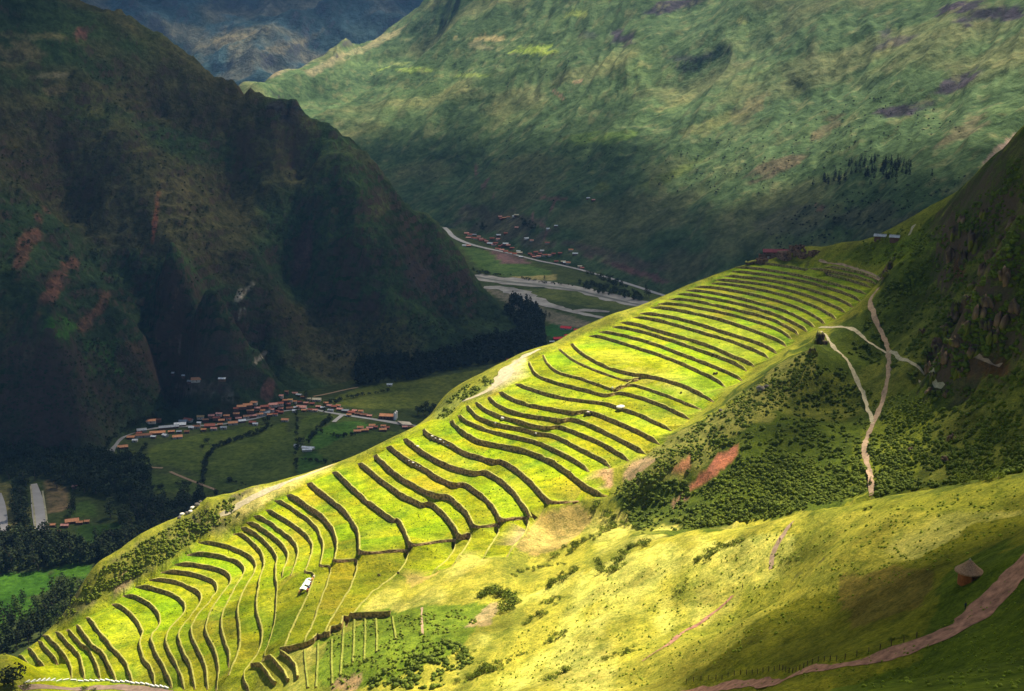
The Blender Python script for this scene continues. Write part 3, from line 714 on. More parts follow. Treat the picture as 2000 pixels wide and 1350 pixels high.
# ---- far mountain
FM = []
for u, v in [(560,400),(700,415),(800,430),(870,446),(950,478),(1040,505),(1100,520),(1200,548),(1300,578),(1400,610),(1550,660),(1750,740),(2000,830),(2250,900)]:
    p = PZ(u, v, VZ); D = math.hypot(p[0], p[1]); FM.append((p[0]+10, p[1]+20, VZ+4))
    q = p*(D-150)/D; FM.append((q[0], q[1], VZ-60)); q = p*(D-600)/D; FM.append((q[0], q[1], VZ-150))
for u, v, D in [(1500,300,3000),(1500,450,2650),(1500,150,3450),(1500,0,3950),(1500,-150,4600),(1200,450,2980),(1200,300,3400),(1200,150,3950),(1200,0,4550),(1200,-150,5300),
    (900,350,3850),(900,250,4200),(900,150,4600),(900,60,5000),(900,0,5250),(900,-120,5900),(1050,200,4100),(1050,60,4700),
    (1800,400,2300),(1800,300,2560),(1800,100,3200),(1800,0,3560),(1800,-150,4200),(2000,200,2650),(2000,50,3100),(2000,-100,3700),(2000,400,2150),(2200,200,2450),(2200,0,2950),(2300,-150,3500),
    (1650,200,3180),(1350,200,3650),(1350,50,4200),(1350,380,3000),(700,300,4300),(700,220,4700),(1700,500,2250)]:
    FM.append(tuple(PD(u, v, D)))
for u, v, D in [(480,175,4900),(540,160,5100),(600,135,5300),(660,105,5450),(740,60,5650),(800,30,5800),(850,-5,5900),(950,-60,6300)]:
    p = PD(u, v, D); FM.append(tuple(p))
    for dD, ex in ((150, 60), (700, 400)):
        q = PD(u, v, D+dD); FM.append((q[0], q[1], q[2]-ex))
for u, v, D in [(560,205,4900),(650,200,4950),(750,150,5100),(820,100,5250),(600,230,4650)]: FM.append(tuple(PD(u, v, D)))
fm_rbf = RBF(FM, 60.0)
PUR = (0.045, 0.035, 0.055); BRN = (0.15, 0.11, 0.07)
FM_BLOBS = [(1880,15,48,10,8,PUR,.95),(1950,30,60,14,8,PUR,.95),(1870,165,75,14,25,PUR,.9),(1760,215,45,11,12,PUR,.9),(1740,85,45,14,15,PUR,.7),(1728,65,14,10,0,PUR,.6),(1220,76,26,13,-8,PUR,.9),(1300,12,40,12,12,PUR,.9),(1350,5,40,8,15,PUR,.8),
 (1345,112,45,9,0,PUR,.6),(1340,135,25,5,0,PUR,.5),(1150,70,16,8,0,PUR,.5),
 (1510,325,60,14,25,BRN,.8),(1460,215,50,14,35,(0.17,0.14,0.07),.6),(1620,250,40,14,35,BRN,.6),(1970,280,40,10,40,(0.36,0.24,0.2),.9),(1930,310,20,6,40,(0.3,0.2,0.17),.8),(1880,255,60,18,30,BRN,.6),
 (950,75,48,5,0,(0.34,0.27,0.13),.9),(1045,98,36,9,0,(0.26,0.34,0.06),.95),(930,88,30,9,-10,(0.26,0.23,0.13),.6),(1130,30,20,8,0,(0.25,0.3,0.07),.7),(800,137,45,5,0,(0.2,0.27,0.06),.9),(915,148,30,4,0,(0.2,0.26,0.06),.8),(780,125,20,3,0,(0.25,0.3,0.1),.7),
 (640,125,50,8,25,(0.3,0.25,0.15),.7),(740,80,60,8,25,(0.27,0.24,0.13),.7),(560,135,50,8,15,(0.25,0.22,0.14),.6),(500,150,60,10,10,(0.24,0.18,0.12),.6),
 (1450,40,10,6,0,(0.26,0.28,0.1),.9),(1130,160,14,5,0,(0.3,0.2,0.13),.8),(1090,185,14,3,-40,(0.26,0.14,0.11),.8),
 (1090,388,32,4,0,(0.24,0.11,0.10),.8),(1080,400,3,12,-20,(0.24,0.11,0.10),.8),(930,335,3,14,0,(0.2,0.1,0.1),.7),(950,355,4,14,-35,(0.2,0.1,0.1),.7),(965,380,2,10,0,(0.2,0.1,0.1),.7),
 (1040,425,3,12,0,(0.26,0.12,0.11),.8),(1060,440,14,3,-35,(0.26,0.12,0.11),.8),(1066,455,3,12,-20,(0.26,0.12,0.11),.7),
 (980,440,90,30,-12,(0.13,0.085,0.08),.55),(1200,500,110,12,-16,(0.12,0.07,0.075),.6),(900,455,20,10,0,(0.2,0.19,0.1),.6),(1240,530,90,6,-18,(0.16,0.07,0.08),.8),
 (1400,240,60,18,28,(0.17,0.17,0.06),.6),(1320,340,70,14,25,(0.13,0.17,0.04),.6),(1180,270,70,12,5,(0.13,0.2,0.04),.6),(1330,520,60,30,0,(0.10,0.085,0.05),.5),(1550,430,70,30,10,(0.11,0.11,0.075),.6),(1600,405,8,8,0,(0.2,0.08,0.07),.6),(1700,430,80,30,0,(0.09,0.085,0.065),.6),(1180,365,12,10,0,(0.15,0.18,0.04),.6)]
def fm_z(x, y):
    z = fm_rbf(np.column_stack([x, y]))
    fade = smooth(VZ-10, VZ+110, z)
    # ribs run down the slope, from far right to near left
    a = R(28); t = x*math.sin(a)+y*math.cos(a); s_ = x*math.cos(a)-y*math.sin(a)
    wv = fbm(x/500, y/500, 401, 3)
    z = z + (ridged(s_/420+wv*0.6, t/2600, 403, 5, 0.5)*60 + ridged(s_/130+wv*.6, t/1100, 411, 4, 0.5)*20 + fbm(x/70, y/70, 415, 5)*7 + ridged(x/38, y/38, 417, 4, .6)*4)*fade
    P = np.column_stack([x, y, z])
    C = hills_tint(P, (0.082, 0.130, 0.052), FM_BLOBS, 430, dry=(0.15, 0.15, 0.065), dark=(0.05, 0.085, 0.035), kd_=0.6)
    sp = smooth(0.22, 0.42, fbm(x/26, y/26, 441, 4))[:, None]*0.5; C = C*(1-sp)+np.array((0.17, 0.17, 0.08))*sp
    return z, C
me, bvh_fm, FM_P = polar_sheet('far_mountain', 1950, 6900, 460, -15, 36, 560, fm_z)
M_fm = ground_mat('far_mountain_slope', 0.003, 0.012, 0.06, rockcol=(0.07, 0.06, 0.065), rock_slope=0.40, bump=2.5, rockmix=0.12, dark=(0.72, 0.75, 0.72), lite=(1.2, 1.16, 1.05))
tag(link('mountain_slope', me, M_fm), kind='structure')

# ---- farthest range
def bm_z(x, y):
    D = np.hypot(x, y); A = np.degrees(np.arctan2(x, y))
    u = 1000+np.tan(np.radians(A))*FPX
    base = -700 + (D-6600)*0.52
    z = base + ridged(x/1500+y/2600, y/1900-x/3000, 501, 7, 0.55)*330 + fbm(x/300, y/300, 505, 5)*60
    P = np.column_stack([x, y, z])
    C = hills_tint(P, (0.045, 0.09, 0.11), [(460,70,60,14,15,(0.2,0.17,0.1),.6),(560,90,60,10,20,(0.2,0.17,0.1),.6)], 530, dry=(0.15, 0.13, 0.08), dark=(0.03, 0.055, 0.05))  # blue in the base colour stands in for haze over the distant slopes
    return z, C
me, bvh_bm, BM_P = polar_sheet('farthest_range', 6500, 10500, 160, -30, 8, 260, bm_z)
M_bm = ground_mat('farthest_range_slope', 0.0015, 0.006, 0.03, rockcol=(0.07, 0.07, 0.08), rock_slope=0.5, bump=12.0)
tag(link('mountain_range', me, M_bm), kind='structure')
BVHS = [bvh_near, bvh_val, bvh_lm, bvh_fm, bvh_bm]

# ============================================================ CLOUDS above, and the shade they throw
CH = 2300.0
def pts_shade(P, sh):
    s = (CH - P[:, 2])/LDIR.z
    return P[:, 0]+LDIR.x*s, P[:, 1]+LDIR.y*s, sh
def shade_near(P):
    u, v = proj(P); n = len(P); a = np.full(n, 0.0)
    def put(poly, val, feather):
        m = inpoly(u, v, poly); d = segdist(u, v, list(poly)+[poly[0]]); w = np.where(m, 0.5+0.5*smooth(0, feather, d), 0.5-0.5*smooth(0, feather, d))
        a[:] = np.maximum(a, val*np.clip(w*1.25, 0, 1))
    put([(1330,560),(1420,560),(1600,640),(1700,580),(1730,520),(1900,300),(1700,300),(1400,460),(1300,540)], 0.88, 45)     # top terraces
    put([(1690,560),(1650,700),(1720,800),(1800,800),(1810,930),(1900,950),(2100,900),(2300,500),(2200,100),(1700,300),(1600,480)], 0.975, 40)
    put([(1560,690),(1480,780),(1440,860),(1560,930),(1660,820),(1640,700)], 0.93, 40)
    put([(1880,1010),(1700,1120),(1560,1180),(1430,1260),(1200,1400),(2400,1500),(2400,960),(2000,960)], 0.945, 60)
    put([(1500,1050),(1700,1020),(1900,990),(2100,960),(2100,1060),(1880,1060),(1600,1110),(1480,1130)], 0.45, 40)
    put([(440,1150),(500,1165),(560,1180),(600,1230),(560,1300),(440,1360),(300,1360),(270,1300),(300,1230),(390,1190)], 0.42, 35)
    put([(560,1130),(700,1100),(800,1110),(740,1180),(640,1270),(560,1290)], 0.36, 25)
    put([(-200,1360),(60,1295),(110,1330),(120,1500),(-200,1500)], 0.8, 20)
    return a
def shade_fm(P):
    u, v = proj(P); n = len(P); a = np.full(n, 0.10)
    u = u+fbm(P[:,0]/160,P[:,1]/160,601,4)*40; v = v+fbm(P[:,0]/160+7,P[:,1]/160,603,4)*22
    def put(poly, val, feather):
        m = inpoly(u, v, poly); d = segdist(u, v, list(poly)+[poly[0]]); w = np.where(m, 0.5+0.5*smooth(0, feather, d), 0.5-0.5*smooth(0, feather, d)); a[:] = a*(1-w)+val*w if val < 0.1 else np.maximum(a, val*w)
    put([(1280,260),(1420,225),(1560,180),(1700,190),(1860,215),(1800,270),(1640,310),(1500,350),(1400,370),(1330,330),(1230,285)], 0.03, 35)
    put([(640,120),(760,60),(900,50),(1100,60),(1080,120),(900,160),(750,160)], 0.05, 30)
    put([(500,700),(500,290),(700,265),(860,250),(1000,275),(1150,260),(1250,290),(1330,345),(1400,392),(1500,375),(1620,335),(1800,310),(1950,330),(2400,380),(2400,900),(500,900)], 0.96, 16)
    put([(860,240),(950,200),(1010,215),(960,250),(900,262)], 0.85, 22)
    put([(1100,255),(1180,215),(1260,195),(1240,235),(1180,262)], 0.85, 20)
    put([(1640,330),(1800,290),(2050,250),(2400,250),(2400,500),(1640,420)], 0.55, 30)
    put([(1500,120),(1700,60),(2100,30),(2400,0),(2400,-300),(1400,-300),(1400,0)], 0.30, 60)
    put([(1050,330),(1180,310),(1250,345),(1150,365)], 0.75, 14)
    put([(350,40),(600,20),(800,-20),(800,-300),(200,-300)], 0.75, 30)
    return a
def shade_lm(P):
    u, v = proj(P)
    a = 0.935 + 0*u; a -= 0.12*smooth(0.1, 0.5, fbm(P[:,0]/300,P[:,1]/300,611,3)); return a
def shade_val(P):
    u, v = proj(P); a = 0.90+0*u; a = a - 0.45*smooth(1000, 1110, v)*smooth(400, 150, u); a = a - 0.20*(segdist(u, v, [(240,860),(400,822),(560,795),(620,795),(780,822)]) < 22); return a - 0.10*smooth(600, 500, v)
def shade_bm(P):
    u, v = proj(P); return np.clip(0.55 + 0.4*smooth(60, 0, v) + 0.35*fbm(P[:,0]/900,P[:,1]/900,621,4), 0.1, 0.95)
def blur(A, r):
    k = np.exp(-0.5*(np.arange(-int(3*r), int(3*r)+1)/r)**2); k /= k.sum()
    A = np.apply_along_axis(lambda q: np.convolve(q, k, 'same'), 0, A); return np.apply_along_axis(lambda q: np.convolve(q, k, 'same'), 1, A)
m_cl, n, l, b = new_mat('cloud_vapour', 1.0)
b.inputs['Base Color'].default_value = (0.85, 0.86, 0.88, 1)
an = n.new('ShaderNodeAttribute'); an.attribute_name = 'thick'; l.new(an.outputs['Fac'], b.inputs['Alpha'])
def cloud_deck(x0, x1, y0, y1, cell, srcs, hole=None, r1=1.0, default=0.6):
    nx, ny = int(round((x1-x0)/cell)), int(round((y1-y0)/cell))
    num = np.zeros((ny, nx)); den = np.zeros((ny, nx))
    for P, f, wgt in srcs:
        if P is not NEAR_VIS: P = P[P[:, 2] > VZ-8]
        X_, Y_, a_ = pts_shade(P, f(P))
        i_ = ((X_-x0)/cell).astype(int); j_ = ((Y_-y0)/cell).astype(int)
        m = (i_ >= 0) & (i_ < nx) & (j_ >= 0) & (j_ < ny)
        np.add.at(num, (j_[m], i_[m]), a_[m]*wgt); np.add.at(den, (j_[m], i_[m]), wgt)
    has = (den > 0).astype(float); rat = np.where(den > 0, num/np.maximum(den, 1e-9), 0)
    n1, d1 = blur(rat*has, r1), blur(has, r1); n2, d2 = blur(rat*has, 8), blur(has, 8)
    al = np.where(d1 > 0.03, n1/np.maximum(d1, 1e-6), np.where(d2 > 1e-4, n2/np.maximum(d2, 1e-9), default))
    gx, gy = np.meshgrid(x0+(np.arange(nx)+.5)*cell, y0+(np.arange(ny)+.5)*cell)
    al = np.clip(al + 0.06*fbm(gx/200, gy/200, 631, 4)*smooth(0.05, 0.3, al)*smooth(1.0, 0.85, al), 0, 0.985)
    gx, gy = gx.ravel(), gy.ravel()
    # a cloud sheet, opacity set by the shade wanted below: flat underside, billowing top sheared along the sun ray so both faces shade alike, thicker where it is denser
    ids = np.arange(nx*ny).reshape(ny, nx); alv = al.ravel()
    q = np.stack([ids[:-1, :-1], ids[:-1, 1:], ids[1:, 1:], ids[1:, :-1]], -1).reshape(-1, 4)
    q = q[(alv[q] > 0.015).any(1)]
    if hole:
        c_ = np.stack([gx[q].mean(1), gy[q].mean(1)], 1); q = q[~((c_[:, 0] > hole[0]) & (c_[:, 0] < hole[1]) & (c_[:, 1] > hole[2]) & (c_[:, 1] < hole[3]))]
    bot = np.column_stack([gx, gy, CH+10*fbm(gx/150, gy/150, 641, 3)])
    th_ = 6 + alv*180*(1+0.6*fbm(gx/220, gy/220, 643, 4)); top = bot+th_[:, None]*np.array([[LDIR.x/LDIR.z, LDIR.y/LDIR.z, 1.0]])
    Vc = np.vstack([bot, top]); Fc = np.vstack([q[:, ::-1], q+nx*ny])
    uq = np.unique(Fc); rm = np.zeros(len(Vc), int); rm[uq] = np.arange(len(uq))
    dens = np.concatenate([1-np.sqrt(1-alv)]*2)[uq]
    me = mesh_np('clouds', Vc[uq], rm[Fc]); me.polygons.foreach_set('use_smooth', [True]*len(Fc))
    at = me.attributes.new('thick', 'FLOAT', 'POINT'); at.data.foreach_set('value', dens.astype(np.float32))
    tag(link('clouds', me, m_cl), kind='structure')
NEAR_VIS = NEAR_V[(np.hypot(NEAR_V[:, 0], NEAR_V[:, 1]) < 860) & (NEAR_V[:, 2] > -380)]
cx_, cy_, _ = pts_shade(NEAR_VIS, 0)
nb = (math.floor(cx_.min()/30)*30-60, math.ceil(cx_.max()/30)*30+60, math.floor(cy_.min()/30)*30-60, math.ceil(cy_.max()/30)*30)
cloud_deck(nb[0], nb[1], nb[2], nb[3], 10.0, [(NEAR_VIS, shade_near, 1.0)], r1=1.3)
cloud_deck(-5200, 7600, 900, 12900, 30.0, [(LM_P, shade_lm, 0.5), (FM_P, shade_fm, 0.6), (VAL_P, shade_val, 0.25), (BM_P, shade_bm, 0.5)], hole=(nb[0]+5, nb[1]-5, nb[2]+5, nb[3]-5))

# ============================================================ AIR
hz = mesh_np('haze', [(x, y, z) for z in (-560, 1750) for (x, y) in ((-7000, -700), (7600, -700), (7600, 10900), (-7000, 10900))],
             [(0, 3, 2, 1), (4, 5, 6, 7), (0, 1, 5, 4), (1, 2, 6, 5), (2, 3, 7, 6), (3, 0, 4, 7)])
mh = bpy.data.materials.new('air'); mh.use_nodes = True; hn = mh.node_tree.nodes; hn.clear()
ho = hn.new('ShaderNodeOutputMaterial'); pv = hn.new('ShaderNodeVolumePrincipled')
pv.inputs['Density'].default_value = HAZE; pv.inputs['Color'].default_value = (0.22, 0.50, 1.0, 1); pv.inputs['Anisotropy'].default_value = 0.2
mh.node_tree.links.new(pv.outputs[0], ho.inputs['Volume'])
if HAZE > 0: tag(link('haze', hz, mh), kind='stuff')
# ============================================================ ROADS, PATHS, RIVER
def ribbon(name, pts, width, mat, kind='structure', lift=0.12, bvh=None, step=3.0, rag=0.15, w1=None, thick=0.0, n_across=2, plane=None):
    """a strip laid on the ground along picture points"""
    W3 = []
    for u, v in pts:
        if plane is not None: p = Vector(PZ(u, v, plane))
        else: p = hit(u, v, bvh)
        if p is not None: W3.append((p.x, p.y, p.z))
    P = resample(chaikin(chaikin(np.array(W3))), step)
    n = len(P); tg = np.gradient(P[:, :2], axis=0); tg /= np.linalg.norm(tg, axis=1)[:, None]+1e-9
    nr = np.stack([tg[:, 1], -tg[:, 0]], 1); s = np.arange(n)*step
    t = np.linspace(0, 1, n); 
    if isinstance(width, (list, tuple)): w = np.interp(t, np.linspace(0, 1, len(width)), width)
    else: w = np.full(n, width)*1.0
    bv = [bvh] if bvh else [bvh_near, bvh_val, bvh_lm, bvh_fm]
    V = []; F = []; m = n_across+1
    for i in range(n):
        for j in range(m):
            f = j/n_across-0.5; o = f*w[i]*(1+rag*float(fbm(np.array([s[i]/6.0]), np.array([j*9.0+len(pts)]), 7, 3)[0])*(1 if j in (0, m-1) else 0))
            x, y = P[i, 0]+nr[i, 0]*o, P[i, 1]+nr[i, 1]*o; z = drop(x, y, bv)
            zc = P[i, 2]; V.append((x, y, (max(z, zc-0.4*w[i]-.3) if z is not None else zc)+lift))
    for i in range(n-1):
        for j in range(n_across): F.append((i*m+j, i*m+j+1, (i+1)*m+j+1, (i+1)*m+j))
    me = mesh_np(name, V, F); o = link(name, me, mat); tag(o, kind=kind); return o, P, nr, w
M_earth = flat_mat('trodden_earth', (0.36, 0.24, 0.14), 0.95, 0.5, 0.35, 0.05)
M_pale = flat_mat('pale_path', (0.46, 0.38, 0.22), 0.95, 0.5, 0.3, 0.05)
M_red = flat_mat('reddish_earth', (0.34, 0.165, 0.095), 0.95, 0.5, 0.55, 0.12)
M_asph = flat_mat('worn_asphalt', (0.30, 0.29, 0.28), 0.85, 0.05, 0.2)
M_asph2 = flat_mat('light_asphalt', (0.42, 0.39, 0.37), 0.85, 0.05, 0.15)
M_grav = flat_mat('river_gravel', (0.33, 0.30, 0.27), 0.9, 0.03, 0.5)
m_w, n_, l_, b_ = new_mat('river_water', 0.25); b_.inputs['Base Color'].default_value = (0.22, 0.21, 0.19, 1); b_.inputs['Specular IOR Level'].default_value = 0.5; M_water = m_w
PATHS = [
 ('footpath', [(1716,562),(1695,588),(1708,622),(1728,655),(1737,690),(1736,735),(1724,785),(1708,825),(1692,855),(1686,880),(1696,905),(1701,935),(1702,968)], 2.3, M_earth),
 ('footpath', [(1600,648),(1638,688),(1668,730),(1688,770),(1698,805),(1706,828)], 1.8, M_pale),
 ('footpath', [(1600,640),(1645,638),(1690,660),(1735,688),(1770,708),(1806,732)], 1.7, M_pale),
 ('footpath', [(1798,744),(1820,752),(1842,756)], 1.5, M_pale),
 ('footpath', [(1903,694),(1930,706),(1955,714)], 1.3, M_earth),
 ('footpath', [(1783,420),(1785,440),(1775,460)], 1.8, M_pale),
 ('footpath', [(1720,545),(1690,530),(1650,518),(1600,508)], 2.0, M_earth),
 ('footpath', [(1550,1018),(1533,1040),(1518,1062),(1508,1088),(1505,1112)], [0.8, 1.9, 2.1, 1.9, 1.2], M_earth),
 ('footpath', [(1430,1164),(1408,1186),(1370,1215),(1330,1236),(1300,1263),(1255,1292)], [1.0, 1.5, 1.8, 1.8, 2.0, 1.0], M_red),
 ('dirt_road', [(2040,1055),(1990,1110),(1955,1150),(1925,1185),(1890,1215),(1850,1240),(1780,1265),(1700,1290),(1600,1313),(1500,1328),(1380,1342),(1250,1362)], [4.2, 5.4, 8.5, 7.5, 3.2, 2.6, 3.4, 4.0, 3.8, 4.4, 4.2, 4.0], M_red),
 ('footpath', [(824,1187),(823,1210),(826,1240)], 0.8, M_earth),
 ('footpath', [(430,1008),(500,968),(560,943),(620,920),(650,908)], [2, 4, 5, 5, 3], M_pale),
 ('footpath', [(1055,682),(1020,698),(1000,712),(985,730),(975,752),(930,775),(905,782)], [2.5, 4, 5, 9, 9, 3.5, 2.5], M_pale),
]
PATH_P = []
for nm, pts, w, mt in PATHS:
    o, P_, nr_, w_ = ribbon(nm, pts, w, mt, bvh=bvh_near, lift=0.12, step=1.1, rag=0.75, n_across=4); PATH_P.append(P_)
main_P = PATH_P[9]
# valley roads and the river
ribbon('village_road', [(214,888),(222,868),(245,848),(290,838),(340,834),(400,832),(450,828),(500,818),(540,806),(575,800),(600,798),(640,806),(700,815),(760,824),(815,834)], [10, 10, 9, 7, 6.5, 6.5, 6, 6, 6, 6, 6, 6, 7, 9, 9], M_asph, lift=0.5, step=14, rag=0.05, bvh=bvh_val)
ribbon('highway', [(868,445),(876,452),(884,463),(905,474),(950,486),(1000,497),(1060,512),(1120,524),(1170,538),(1230,556),(1300,579),(1360,600)], [12, 13, 14, 13, 10, 9, 9, 10, 11, 12, 13, 13], M_asph2, lift=1.2, step=22, rag=0.05, bvh=bvh_val)
ribbon('river_bed', [(925,538),(960,545),(1010,551),(1060,556),(1120,563),(1170,575),(1230,590),(1290,602),(1340,612)], [46, 66, 74, 52, 44, 58, 54, 48, 44], M_grav, lift=0.6, step=18, rag=0.4, bvh=bvh_val, n_across=4)
ribbon('river', [(925,540),(960,547),(1010,553),(1060,558),(1120,566),(1170,578),(1230,593),(1290,604),(1340,614)], [12, 16, 14, 10, 12, 12, 10, 10, 10], M_water, lift=1.0, step=18, rag=0.5, bvh=bvh_val)
ribbon('river_bed', [(945,562),(975,562),(1005,567),(1030,580),(1050,590),(1080,599),(1120,610),(1180,622)], [26, 44, 50, 46, 30, 20, 16, 14], M_grav, lift=0.7, step=14, rag=0.5, bvh=bvh_val, n_across=3)
ribbon('river_bed', [(1115,610),(1140,606),(1170,608),(1190,610)], [12, 24, 24, 12], M_grav, lift=1.0, step=14, rag=0.4, bvh=bvh_val)
ribbon('farm_track', [(332,922),(350,930),(380,942),(420,957)], 4, M_earth, lift=0.6, step=14, bvh=bvh_val)
ribbon('farm_track', [(280,913),(300,912),(318,915)], 4, M_earth, lift=0.6, step=14, bvh=bvh_val)
ribbon('farm_track', [(652,825),(660,818),(668,812)], 6, M_asph2, lift=0.7, step=8, bvh=bvh_val)
ribbon('farm_track', [(612,775),(640,770),(668,763),(700,757)], 4, M_earth, lift=0.6, step=14, bvh=bvh_val)
# paved bends in the lower left
ribbon('paved_road', [(66,946),(68,955),(72,975),(76,1000),(80,1025),(84,1045)], [7, 11, 14, 15, 15, 14], M_asph2, lift=0.6, step=8, rag=0.02, bvh=bvh_val)
ribbon('paved_road', [(-8,965),(0,990),(3,1015),(4,1045)], [12, 13, 13, 12], M_asph2, lift=0.6, step=8, rag=0.02, bvh=bvh_val)
ribbon('road_verge', [(60,950),(63,975),(67,1000),(70,1042)], 2.0, flat_mat('verge_pale', (0.42, 0.38, 0.24), 0.95, 0.1), lift=0.9, step=8, bvh=bvh_val)
ribbon('road_verge', [(83,960),(87,985),(91,1010),(92,1040)], 2.0, bpy.data.materials['verge_pale'], lift=0.9, step=8, bvh=bvh_val)
# ============================================================ BUILDINGS
class MB:
    """collects faces with material slots"""
    def __init__(s): s.v = []; s.f = []; s.m = []
    def box(s, x0, x1, y0, y1, z0, z1, mi=0):
        b = len(s.v); s.v += [(x0,y0,z0),(x1,y0,z0),(x1,y1,z0),(x0,y1,z0),(x0,y0,z1),(x1,y0,z1),(x1,y1,z1),(x0,y1,z1)]
        for f in ((0,3,2,1),(4,5,6,7),(0,1,5,4),(1,2,6,5),(2,3,7,6),(3,0,4,7)): s.f.append(tuple(b+i for i in f)); s.m.append(mi)
    def poly(s, pts, mi=0):
        b = len(s.v); s.v += list(pts); s.f.append(tuple(range(b, b+len(pts)))); s.m.append(mi)
    def prism(s, prof, y0, y1, mi=0):
        """profile in xz pushed along y"""
        n = len(prof); b = len(s.v); s.v += [(x, y0, z) for x, z in prof]+[(x, y1, z) for x, z in prof]
        s.f.append(tuple(b+i for i in range(n))); s.f.append(tuple(b+n+i for i in reversed(range(n)))); s.m += [mi, mi]
        for i in range(n): j = (i+1) % n; s.f.append((b+j, b+i, b+n+i, b+n+j)); s.m.append(mi)
    def mesh(s, name, mats):
        me = mesh_np(name, s.v, s.f)
        for m in mats: me.materials.append(m)
        me.polygons.foreach_set('material_index', s.m); return me
def roof_mat(name, c):
    m, n, l, b = new_mat(name, 0.8)
    w = n.new('ShaderNodeTexWave'); w.inputs['Scale'].default_value = 1.6; w.bands_direction = 'Y'
    tc = n.new('ShaderNodeTexCoord'); l.new(tc.outputs['Object'], w.inputs['Vector'])
    t = noise_n(n, l, 0.4, 4, 0.7)
    r = ramp_n(n, l, t.outputs[0], [(0.3, tuple(x*0.6 for x in c)), (0.55, c), (0.75, tuple(min(1, x*1.3) for x in c))])
    r2 = ramp_n(n, l, w.outputs[0], [(0.1, (0.7, 0.7, 0.7)), (0.5, (1, 1, 1))])
    l.new(mix_n(n, l, 1.0, r.outputs[0], r2.outputs[0], 'MULTIPLY'), b.inputs['Base Color']); return m
ROOFS = {'orange': roof_mat('tile_orange', (0.85, 0.36, 0.17)), 'red': roof_mat('tile_red', (0.55, 0.17, 0.11)), 'pink': roof_mat('tile_pink', (0.95, 0.42, 0.32)),
         'white': roof_mat('sheet_white', (0.95, 0.95, 0.95)), 'grey': roof_mat('sheet_grey', (0.48, 0.50, 0.52)), 'brown': roof_mat('tile_brown', (0.36, 0.16, 0.09)), 'yellow': roof_mat('tile_yellow', (0.9, 0.52, 0.2)), 'cream': roof_mat('sheet_cream', (0.9, 0.75, 0.5)),
         'crimson': roof_mat('sheet_crimson', (0.85, 0.07, 0.08))}
WALLM = [flat_mat('adobe_wall', (0.20, 0.11, 0.07), 0.95, 0.5), flat_mat('plaster_wall', (0.55, 0.48, 0.40), 0.9, 0.4), flat_mat('mud_wall', (0.14, 0.075, 0.06), 0.95, 0.4)]
M_dark = flat_mat('dark_opening', (0.02, 0.018, 0.015), 0.5, 1)
M_door = flat_mat('wooden_door', (0.10, 0.05, 0.03), 0.8, 1)
_hc = {}
def house_parts(L, Wd, H, rise, rc, wi, detail=True):
    """meshes of a gabled house: walls, roof, door, windows"""
    key = (round(L, 1), round(Wd, 1), round(H, 1), rc, wi, detail)
    if key in _hc: return _hc[key]
    w = MB(); w.prism([(-Wd/2, -1.5), (Wd/2, -1.5), (Wd/2, H), (0, H+rise), (-Wd/2, H)], -L/2, L/2)
    r = MB(); e = 0.5; t = 0.25; k = rise/(Wd/2)
    r.prism([(-Wd/2-e, H-e*k), (0, H+rise), (Wd/2+e, H-e*k), (Wd/2+e, H-e*k+t), (0, H+rise+t), (-Wd/2-e, H-e*k+t)], -L/2-e, L/2+e)
    r.box(-0.2, 0.2, -L/2-e, L/2+e, H+rise+t-0.1, H+rise+t+0.15)
    d = MB(); d.box(-Wd/2-0.06, -Wd/2+0.05, -0.5, 0.5, 0, 2.0)
    n = max(1, int(L/4)); wins = []
    for i in range(n):
        y = -L/2+(i+0.5)*L/n+(1.2 if abs(-L/2+(i+0.5)*L/n) < 1.2 else 0)
        q = MB(); q.box(-Wd/2-0.05, -Wd/2+0.04, y-0.45, y+0.45, 0.95, 1.85); wins.append(q)
    out = (w.mesh('wall', [WALLM[wi]]), r.mesh('roof', [ROOFS[rc]]), d.mesh('door', [M_door]) if detail else None, [q.mesh('window', [M_dark]) for q in wins] if detail else [])
    _hc[key] = out; return out
def house(u, v, wpx, rc, label, group, ang=None, D=None, wi=None, ratio=0.6, H=2.8, detail=True, bvh=None, name='house', cat='house'):
    p = hit(u, v, bvh or bvh_val)
    if p is None: return None
    size = wpx/FPX*p.length
    L = size*(1.0 if wpx > 14 else 0.95); Wd = max(4.5, L*ratio) if wpx < 26 else 7.0
    h = abs(hash((u, v))) if False else int(u*31+v*17)
    wi = wi if wi is not None else h % 3
    a = ang if ang is not None else (h % 40-20)
    L = round(L/1.5)*1.5+0.5; Wd = round(Wd)
    ws, rs, ds, wn_ = house_parts(L, Wd, H, Wd*0.24, rc, wi, detail)
    e = empty(name, p, math.radians(90+a)); tag(e, label, cat, group)
    link('wall', ws, parent=e); link('roof', rs, parent=e)
    if ds: link('door', ds, parent=e)
    for q in wn_: link('window', q, parent=e)
    return e
